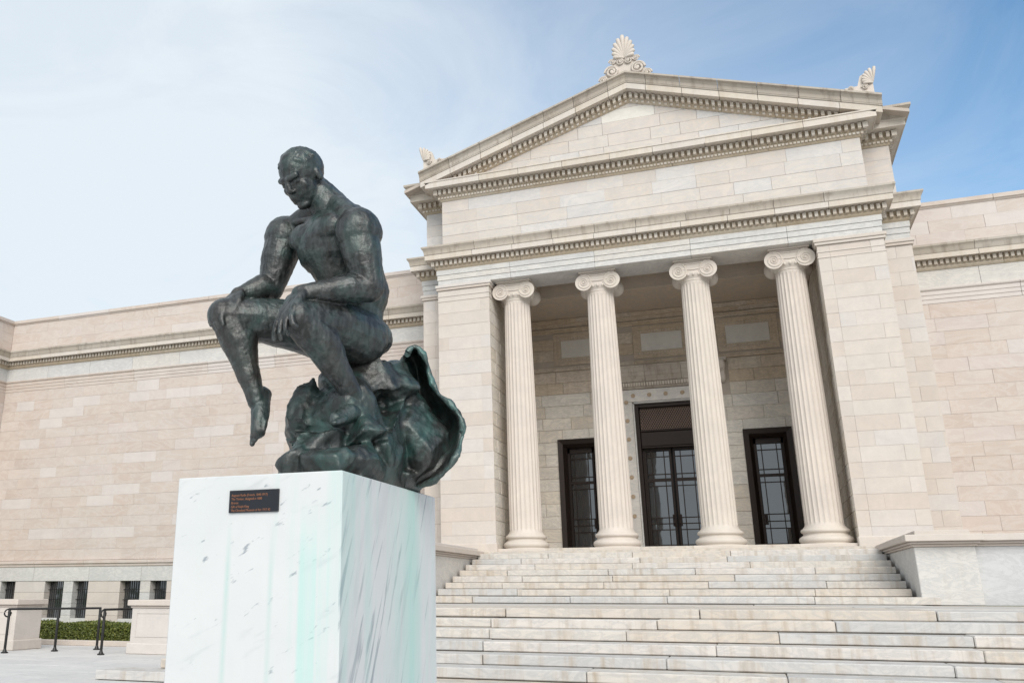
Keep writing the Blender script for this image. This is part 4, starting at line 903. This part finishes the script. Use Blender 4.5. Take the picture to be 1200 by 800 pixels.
# ------------------------------------------------------------------ bronze statue: a plain seated figure on a rough rock
def S(u, v, y): return at(u, v, Y=y)
class Blob:
    """overlapping solids that a voxel remesh welds into one skin"""
    def __init__(s): s.m = MB()
    def cap(s, p, r0, q, r1, n=18):
        p, q = Vector(p), Vector(q); d = q - p; ln = d.length or 1e-4; z = d.normalized(); x = z.orthogonal().normalized(); y = z.cross(x); vs = []; fs = []
        prof = [(r0*math.sin(a), -r0*math.cos(a)) for a in [R(6 + 84*k/5) for k in range(6)]] + [(r0+(r1-r0)*k/4, ln*k/4) for k in range(1, 4)] + [(r1*math.cos(a), ln + r1*math.sin(a)) for a in [R(84*k/5) for k in range(6)]]
        for r, h in prof:
            for i in range(n): a = 2*math.pi*i/n; vs.append(p + z*h + x*(r*math.cos(a)) + y*(r*math.sin(a)))
        K = len(prof); fs = [(k*n+i, k*n+(i+1) % n, (k+1)*n+(i+1) % n, (k+1)*n+i) for k in range(K-1) for i in range(n)] + [tuple(range(n))[::-1], tuple(range((K-1)*n, K*n))]
        s.m.add(vs, fs)
    def ell(s, c, ax, n=20):
        """ellipsoid from centre and three half-axis vectors"""
        c = Vector(c); A, B, C = [Vector(v) for v in ax]; vs = []; fs = []; K = 11
        for k in range(K):
            t = R(4 + 172*k/(K-1))
            for i in range(n): a = 2*math.pi*i/n; vs.append(c + C*math.cos(t) + (A*math.cos(a) + B*math.sin(a))*math.sin(t))
        fs = [(k*n+(i+1) % n, k*n+i, (k+1)*n+i, (k+1)*n+(i+1) % n) for k in range(K-1) for i in range(n)] + [tuple(range(n)), tuple(range((K-1)*n, K*n))[::-1]]
        s.m.add(vs, fs)
    def chain(s, pts):
        for (p, r), (q, t) in zip(pts[:-1], pts[1:]): s.cap(p, r, q, t)
    def skin(s, name, mat, parent, vox=0.008, smooth=6, noise=(), loc=None, cut=None):
        o = s.m.build(name, mat, None)
        r = o.modifiers.new('r', 'REMESH'); r.mode = 'VOXEL'; r.voxel_size = vox
        sm = o.modifiers.new('s', 'SMOOTH'); sm.factor = 0.5; sm.iterations = smooth
        for k, (size, st_, dep) in enumerate(noise):
            t = bpy.data.textures.new('n%d' % k, 'CLOUDS'); t.noise_scale = size; t.noise_depth = dep
            d = o.modifiers.new('d%d' % k, 'DISPLACE'); d.texture = t; d.strength = st_; d.mid_level = 0.5; d.texture_coords = 'GLOBAL'
        bpy.context.view_layer.update()
        me = bpy.data.meshes.new_from_object(o.evaluated_get(bpy.context.evaluated_depsgraph_get())); me.name = name
        bpy.data.objects.remove(o)
        me.polygons.foreach_set('use_smooth', [True]*len(me.polygons)); me.materials.clear(); me.materials.append(mat)
        return link(name, me, parent, loc=loc)
SX, SY = (PX_0+PX_1)/2, (PYF+PYB)/2
sta = thing('bronze_statue', 'dark green-brown bronze statue of a seated person on a rough rock atop marble pedestal', 'statue', (SX, SY, PZT))
sof = (-SX, -SY, -PZT)
F_ = Vector((-0.42, -0.91, 0)).normalized(); L_ = Vector((0.91, -0.42, 0)); U_ = Vector((0, 0, 1))
B = Blob()
pel, wst, chs = S(417, 390, -20.80), S(416, 343, -20.84), S(387, 288, -20.98)
nk0, nk1 = S(386, 245, -20.97), S(369, 222, -21.02)
shL, shR = S(420, 272, -21.12), S(336, 279, -20.88)
B.ell(pel, (L_*0.185, F_*0.17, U_*0.14)); B.ell(pel + F_*-0.06 + U_*-0.03 + L_*0.07, (L_*0.12, F_*0.14, U_*0.12)); B.ell(pel + F_*-0.06 + U_*-0.03 - L_*0.08, (L_*0.12, F_*0.14, U_*0.12))
B.cap(pel, 0.165, wst, 0.172); B.cap(wst, 0.178, chs, 0.185); B.ell(wst - F_*0.05, (L_*0.19, F_*0.15, U_*0.20))
B.cap(chs - F_*0.08 + L_*0.14, 0.11, wst - F_*0.06 + L_*0.08, 0.11); B.cap(chs - F_*0.08 - L_*0.14, 0.11, wst - F_*0.06 - L_*0.08, 0.11)
B.ell(chs + U_*0.02, (L_*0.25, F_*0.18, U_*0.21)); B.ell(chs - F_*0.07 + U_*0.09, (L_*0.26, F_*0.15, U_*0.19))
for s_ in (-1, 1):
    B.ell(chs + F_*0.125 + L_*0.11*s_ + U_*0.05, (L_*0.115, F_*0.062, U_*0.085))          # chest muscles
    B.ell(chs - F_*0.13 + L_*0.12*s_ + U_*0.03, (L_*0.09, F_*0.06, U_*0.14))              # shoulder blades
    for k in range(3): B.ell(wst + F_*0.125 + L_*0.05*s_ + U_*(0.10 - 0.075*k), (L_*0.05, F_*0.03, U_*0.032))
    B.cap(nk0 + U_*0.03 - F_*0.02, 0.095, (shL if s_ > 0 else shR) + U_*0.03, 0.085)
B.cap(nk0, 0.118, nk1, 0.088); B.cap(nk0 - F_*0.05, 0.11, nk1 - F_*0.04, 0.088)
for s_, sh_ in ((1, shL), (-1, shR)):
    B.cap(chs + F_*0.105 + U_*0.16 + L_*0.02*s_, 0.018, sh_ + F_*0.04 + U_*0.06 - L_*0.05*s_, 0.020)
# head, bowed forwards
hd_f = (F_*0.80 - U_*0.58 + L_*0.10).normalized(); hd_u = (U_*0.9 + F_*0.42).normalized(); hd_l = hd_u.cross(hd_f).normalized() * 1; hd_u = hd_f.cross(hd_l)
if hd_u.z < 0: hd_u = -hd_u
hc = S(354, 206, -21.10)
H = lambda f, u, l: hc + hd_f*f + hd_u*u + hd_l*l
B.ell(H(-0.018, 0.035, 0), (hd_l*0.126, hd_f*0.160, hd_u*0.142)); B.ell(H(0.050, -0.062, 0), (hd_l*0.098, hd_f*0.100, hd_u*0.128))
B.ell(H(0.095, -0.160, 0), (hd_l*0.048, hd_f*0.040, hd_u*0.034)); B.ell(H(0.03, -0.12, 0), (hd_l*0.092, hd_f*0.09, hd_u*0.06))
B.cap(H(0.128, 0.018, -0.062), 0.021, H(0.142, 0.012, -0.015), 0.019); B.cap(H(0.128, 0.018, 0.062), 0.021, H(0.142, 0.012, 0.015), 0.019)                       # brow
B.cap(H(0.145, 0.010, 0), 0.014, H(0.166, -0.058, 0), 0.018); B.ell(H(0.154, -0.066, 0), (hd_l*0.028, hd_f*0.018, hd_u*0.014))
for s_ in (-1, 1):
    B.ell(H(0.098, -0.052, 0.062*s_), (hd_l*0.034, hd_f*0.026, hd_u*0.034)); B.ell(H(0.124, -0.018, 0.048*s_), (hd_l*0.023, hd_f*0.016, hd_u*0.012))
    B.ell(H(-0.005, -0.03, 0.122*s_), (hd_l*0.014, hd_f*0.026, hd_u*0.042))
B.cap(H(0.126, -0.106, -0.022), 0.012, H(0.126, -0.106, 0.022), 0.012); B.cap(H(0.122, -0.126, -0.018), 0.013, H(0.122, -0.126, 0.018), 0.013); B.cap(H(0.11, -0.10, -0.03), 0.03, H(0.11, -0.10, 0.03), 0.03)
rr = random.Random(11)
for k in range(60):                                                                          # cropped hair in short locks
    th, ph = rr.uniform(-2.6, 2.6), rr.uniform(0.05, 0.72)
    d = Vector((math.cos(th + math.pi), math.sin(th + math.pi), 0)); f, l, u = -0.015 + 0.158*math.sin(ph*1.5)*d.x, 0.124*math.sin(ph*1.5)*d.y, 0.035 + 0.140*math.cos(ph*1.5)
    if f > 0.085 and u < 0.10: continue
    p = H(f, u, l); B.cap(p - (p - hc)*0.05, 0.014, p - (p - hc)*0.07 + (hd_l*rr.uniform(-1, 1) - hd_u*0.5 - hd_f*0.5)*0.03, 0.010, 8)
def hand(w, fwd, up, side, sc=1.0, curl=0.5):
    """palm, four jointed fingers and a thumb; side points to the thumb"""
    fwd, up, side = fwd.normalized(), up.normalized(), side.normalized()
    for k in range(4):
        o = side*(0.045 - 0.03*k)*sc; B.cap(w + o*0.55, 0.026*sc, w + fwd*0.115*sc + o, 0.021*sc)
        p = w + fwd*0.120*sc + o; a = 0.25; r = 0.0165*sc
        for j, ln in enumerate((0.056, 0.040, 0.03)):
            ln *= (0.92, 1.05, 1.0, 0.80)[k]*sc; q = p + (fwd*math.cos(a) - up*math.sin(a))*ln + side*(0.012*(1.5-k)*0.5)*sc; B.cap(p, r, q, r*0.88, 10); p = q; r *= 0.88; a += curl + 0.1*k
    t0 = w + side*0.045*sc + fwd*0.02*sc; t1 = t0 + (side*0.6 + fwd*0.8 - up*0.3)*0.06*sc; t2 = t1 + (fwd*0.95 - up*0.45 + side*0.1)*0.05*sc
    B.cap(t0, 0.026*sc, t1, 0.021*sc, 12); B.cap(t1, 0.02*sc, t2, 0.015*sc, 12)
# legs
knL, knR = S(351, 374, -21.36), S(264, 370, -21.20)
hpL, hpR = S(423, 396, -20.86), S(386, 393, -20.74)
anL, anR = S(421, 474, -21.02), S(301, 470, -21.10)
for hp_, kn, an, sd in ((hpL, knL, anL, 1), (hpR, knR, anR, -1)):
    B.chain([(hp_, 0.165), (hp_.lerp(kn, 0.4) + U_*0.022, 0.155), (hp_.lerp(kn, 0.75) + U_*0.012, 0.126), (kn, 0.104)])
    B.ell(kn + F_*0.03 + U_*0.015, (L_*0.078, F_*0.07, U_*0.072))
    ax = (an - kn); back = (ax.cross(L_)).normalized(); back = back if back.dot(F_) < 0 else -back
    B.chain([(kn, 0.098), (kn.lerp(an, 0.32) + back*0.032, 0.108), (kn.lerp(an, 0.62) + back*0.012, 0.074), (an, 0.050)])
    B.ell(kn.lerp(an, 0.30) + back*0.06 + L_*0.02*sd, (L_*0.06, back*0.055, ax.normalized()*0.14))
    ft = (F_*0.93 + L_*0.20*sd*0.5 - U_*0.22).normalized() if sd > 0 else (F_*0.30 + L_*0.30 - U_*0.95).normalized(); hl = an - ft*0.05 - (U_*0.055 if sd > 0 else F_*0.035)
    B.chain([(an, 0.052), (hl, 0.052)]); B.chain([(hl, 0.05), (hl + ft*0.13 + U_*0.012, 0.056), (hl + ft*0.235 - U_*0.012, 0.044)])
    for k in range(5):
        o = L_*sd*(-0.045 + 0.024*k)*-1; b0 = hl + ft*(0.215 - 0.012*k) - U_*0.02 + o; B.cap(b0, 0.021 - 0.0018*k, b0 + ft*(0.075 - 0.008*k) - U_*0.012, 0.017 - 0.0015*k, 10)
# arms: both forearms rest along the thighs
elL, elR = S(434, 338, -21.10), S(318, 338, -20.94)
wrL, wrR = S(352, 344, -21.34), S(280, 345, -21.12)
for sh, el, wr, kn, sd in ((shL, elL, wrL, knL, 1), (shR, elR, wrR, knR, -1)):
    B.ell(sh, (L_*0.138, F_*0.142, U_*0.145)); B.chain([(sh, 0.125), (sh.lerp(el, 0.45) + F_*0.012, 0.112), (el, 0.080)]); B.ell(sh.lerp(el, 0.5) + F_*0.045, (L_*0.058, F_*0.052, U_*0.12))
    B.chain([(el, 0.078), (el.lerp(wr, 0.28) + U_*0.012, 0.087), (el.lerp(wr, 0.7), 0.064), (wr, 0.047)])
    fw = (kn + F_*0.14 - U_*0.06 - wr).normalized(); hand(wr + fw*0.01, fw, (U_ + F_*0.3).normalized(), L_*-sd, 1.15, 0.62)
body = B.skin('body', M_BRONZE, sta, 0.006, 2, ((0.03, 0.006, 2), (0.12, 0.012, 1)), loc=sof)
# rock seat: angular lumps welded together
K = Blob(); rr = random.Random(5)
def rk(u, v, y, r, sx=1.0, sz=1.0):
    bm = bmesh.new(); c = S(u, v, y)
    for _ in range(15):
        d = Vector((rr.gauss(0, 1), rr.gauss(0, 1), rr.gauss(0, 1))).normalized(); bm.verts.new(c + L_*(d.x*r*sx) + F_*(d.y*r) + U_*(d.z*r*sz))
    h = bmesh.ops.convex_hull(bm, input=bm.verts[:]); bmesh.ops.delete(bm, geom=[g for g in h['geom_unused'] if isinstance(g, bmesh.types.BMVert)], context='VERTS')
    bmesh.ops.recalc_face_normals(bm, faces=bm.faces[:]); K.m.bm(bm); bm.free()
for (u, v, y, r, sx, sz) in ((425, 452, -20.75, 0.25, 1.1, 0.80), (400, 500, -20.85, 0.31, 1.1, 1.1), (380, 530, -21.02, 0.26, 1.0, 0.9), (440, 520, -20.75, 0.32, 1.1, 1.0), (455, 455, -20.62, 0.22, 1.1, 0.9),
                          (362, 488, -20.98, 0.15, 0.8, 1.6), (357, 530, -21.15, 0.15, 0.9, 1.1), (475, 525, -20.52, 0.27, 1.1, 1.2), (470, 480, -20.50, 0.22, 1.0, 1.2), (425, 512, -21.0, 0.16, 1.2, 0.7), (440, 440, -20.7, 0.17, 1.2, 0.6)):
    rk(u, v, y, r, sx, sz)
for (u, v, y, r) in ((350, 548, -21.25, 0.13), (385, 545, -21.25, 0.16), (420, 550, -21.1, 0.18), (365, 540, -21.05, 0.17), (450, 555, -20.85, 0.2), (480, 560, -20.55, 0.2), (430, 560, -20.6, 0.25)): rk(u, v, y, r, 1.1, 0.9)
K.m.box(-0.02, 0.20, -21.2, -20.3, PZT, PZT+0.12)
rock = K.skin('rock', M_ROCK, sta, 0.011, 2, ((0.25, 0.06, 1), (0.06, 0.022, 2)), loc=sof)
# keep the rock's underside flush with the pedestal
inv = Vector(sof)
for v in rock.data.vertices:
    if v.co.z < PZT + 0.001: v.co.z = PZT + 0.001 - 0.0005*(v.co.x > PX_1)
    if v.co.z < PZT + 0.12 and v.co.x > PX_1 - 0.02: v.co.x = PX_1 - 0.02 + (v.co.x - PX_1 + 0.02)*max(0.0, (v.co.z - PZT)/0.12)
# mantle of bronze drapery flaring out behind the seat like an open shell
D = MB(); nu, nv = 48, 24; pts = []
def cat(P, f):
    f = f*(len(P)-1); i = min(int(f), len(P)-2); t = f - i; g = lambda k: Vector(P[max(0, min(len(P)-1, k))])
    p0, p1, p2, p3 = g(i-1), g(i), g(i+1), g(i+2)
    return 0.5*((2*p1) + (p2-p0)*t + (2*p0-5*p1+4*p2-p3)*t*t + (3*p1-p0-3*p2+p3)*t**3)
RIM = [(476, 416), (485, 406), (497, 416), (504, 440), (514, 461), (531, 476), (541, 492), (540, 515), (531, 541), (513, 560), (491, 570)]
INN = [(466, 430), (467, 432), (468, 445), (468, 465), (464, 485), (462, 505), (460, 525), (458, 540), (456, 552), (455, 556), (455, 558)]
rim3 = []
for i in range(nu):
    a = i/(nu-1); r_, n_ = cat(RIM, a), cat(INN, a)
    for j in range(nv):
        t = j/(nv-1); q = n_.lerp(r_, t**0.85)
        yy = -20.66 + 0.10*t + 0.30*math.sin(t*math.pi*0.92)*math.sin(min(1, a*1.3)*math.pi)**0.7 + 0.02*math.sin(a*17 + t*3)*t
        if t > 0.85: yy -= 0.06*(t-0.85)/0.15
        p = S(q.x, q.y, yy); pts.append(p)
    rim3.append(pts[-1])
D.add(pts, [(i*nv+j, i*nv+j+1, (i+1)*nv+j+1, (i+1)*nv+j) for i in range(nu-1) for j in range(nv-1)])
me = D.mesh('drapery', M_ROCK, smooth=180)
o = bpy.data.objects.new('drapery', me); COL.objects.link(o); sd_ = o.modifiers.new('s', 'SOLIDIFY'); sd_.thickness = 0.022; sd_.offset = 0
t = bpy.data.textures.new('dn', 'CLOUDS'); t.noise_scale = 0.09; dm = o.modifiers.new('d', 'DISPLACE'); dm.texture = t; dm.strength = 0.03; dm.texture_coords = 'GLOBAL'
bpy.context.view_layer.update()
me2 = bpy.data.meshes.new_from_object(o.evaluated_get(bpy.context.evaluated_depsgraph_get())); bpy.data.objects.remove(o)
me2.polygons.foreach_set('use_smooth', [True]*len(me2.polygons)); me2.name = 'drapery'; link('drapery', me2, sta, loc=sof)
m = MB(); rq = random.Random(2); m.tube([p + Vector((rq.gauss(0, .003), rq.gauss(0, .003), rq.gauss(0, .003))) for p in rim3], [0.016 + 0.007*math.sin(k*0.9) for k in range(len(rim3))], 9)
m.build('drapery_hem', bronze('hem_bronze', (0.03, 0.05, 0.047), (0.09, 0.25, 0.225), (0.16, 0.22, 0.21), 0.95), sta, smooth=True, loc=sof)
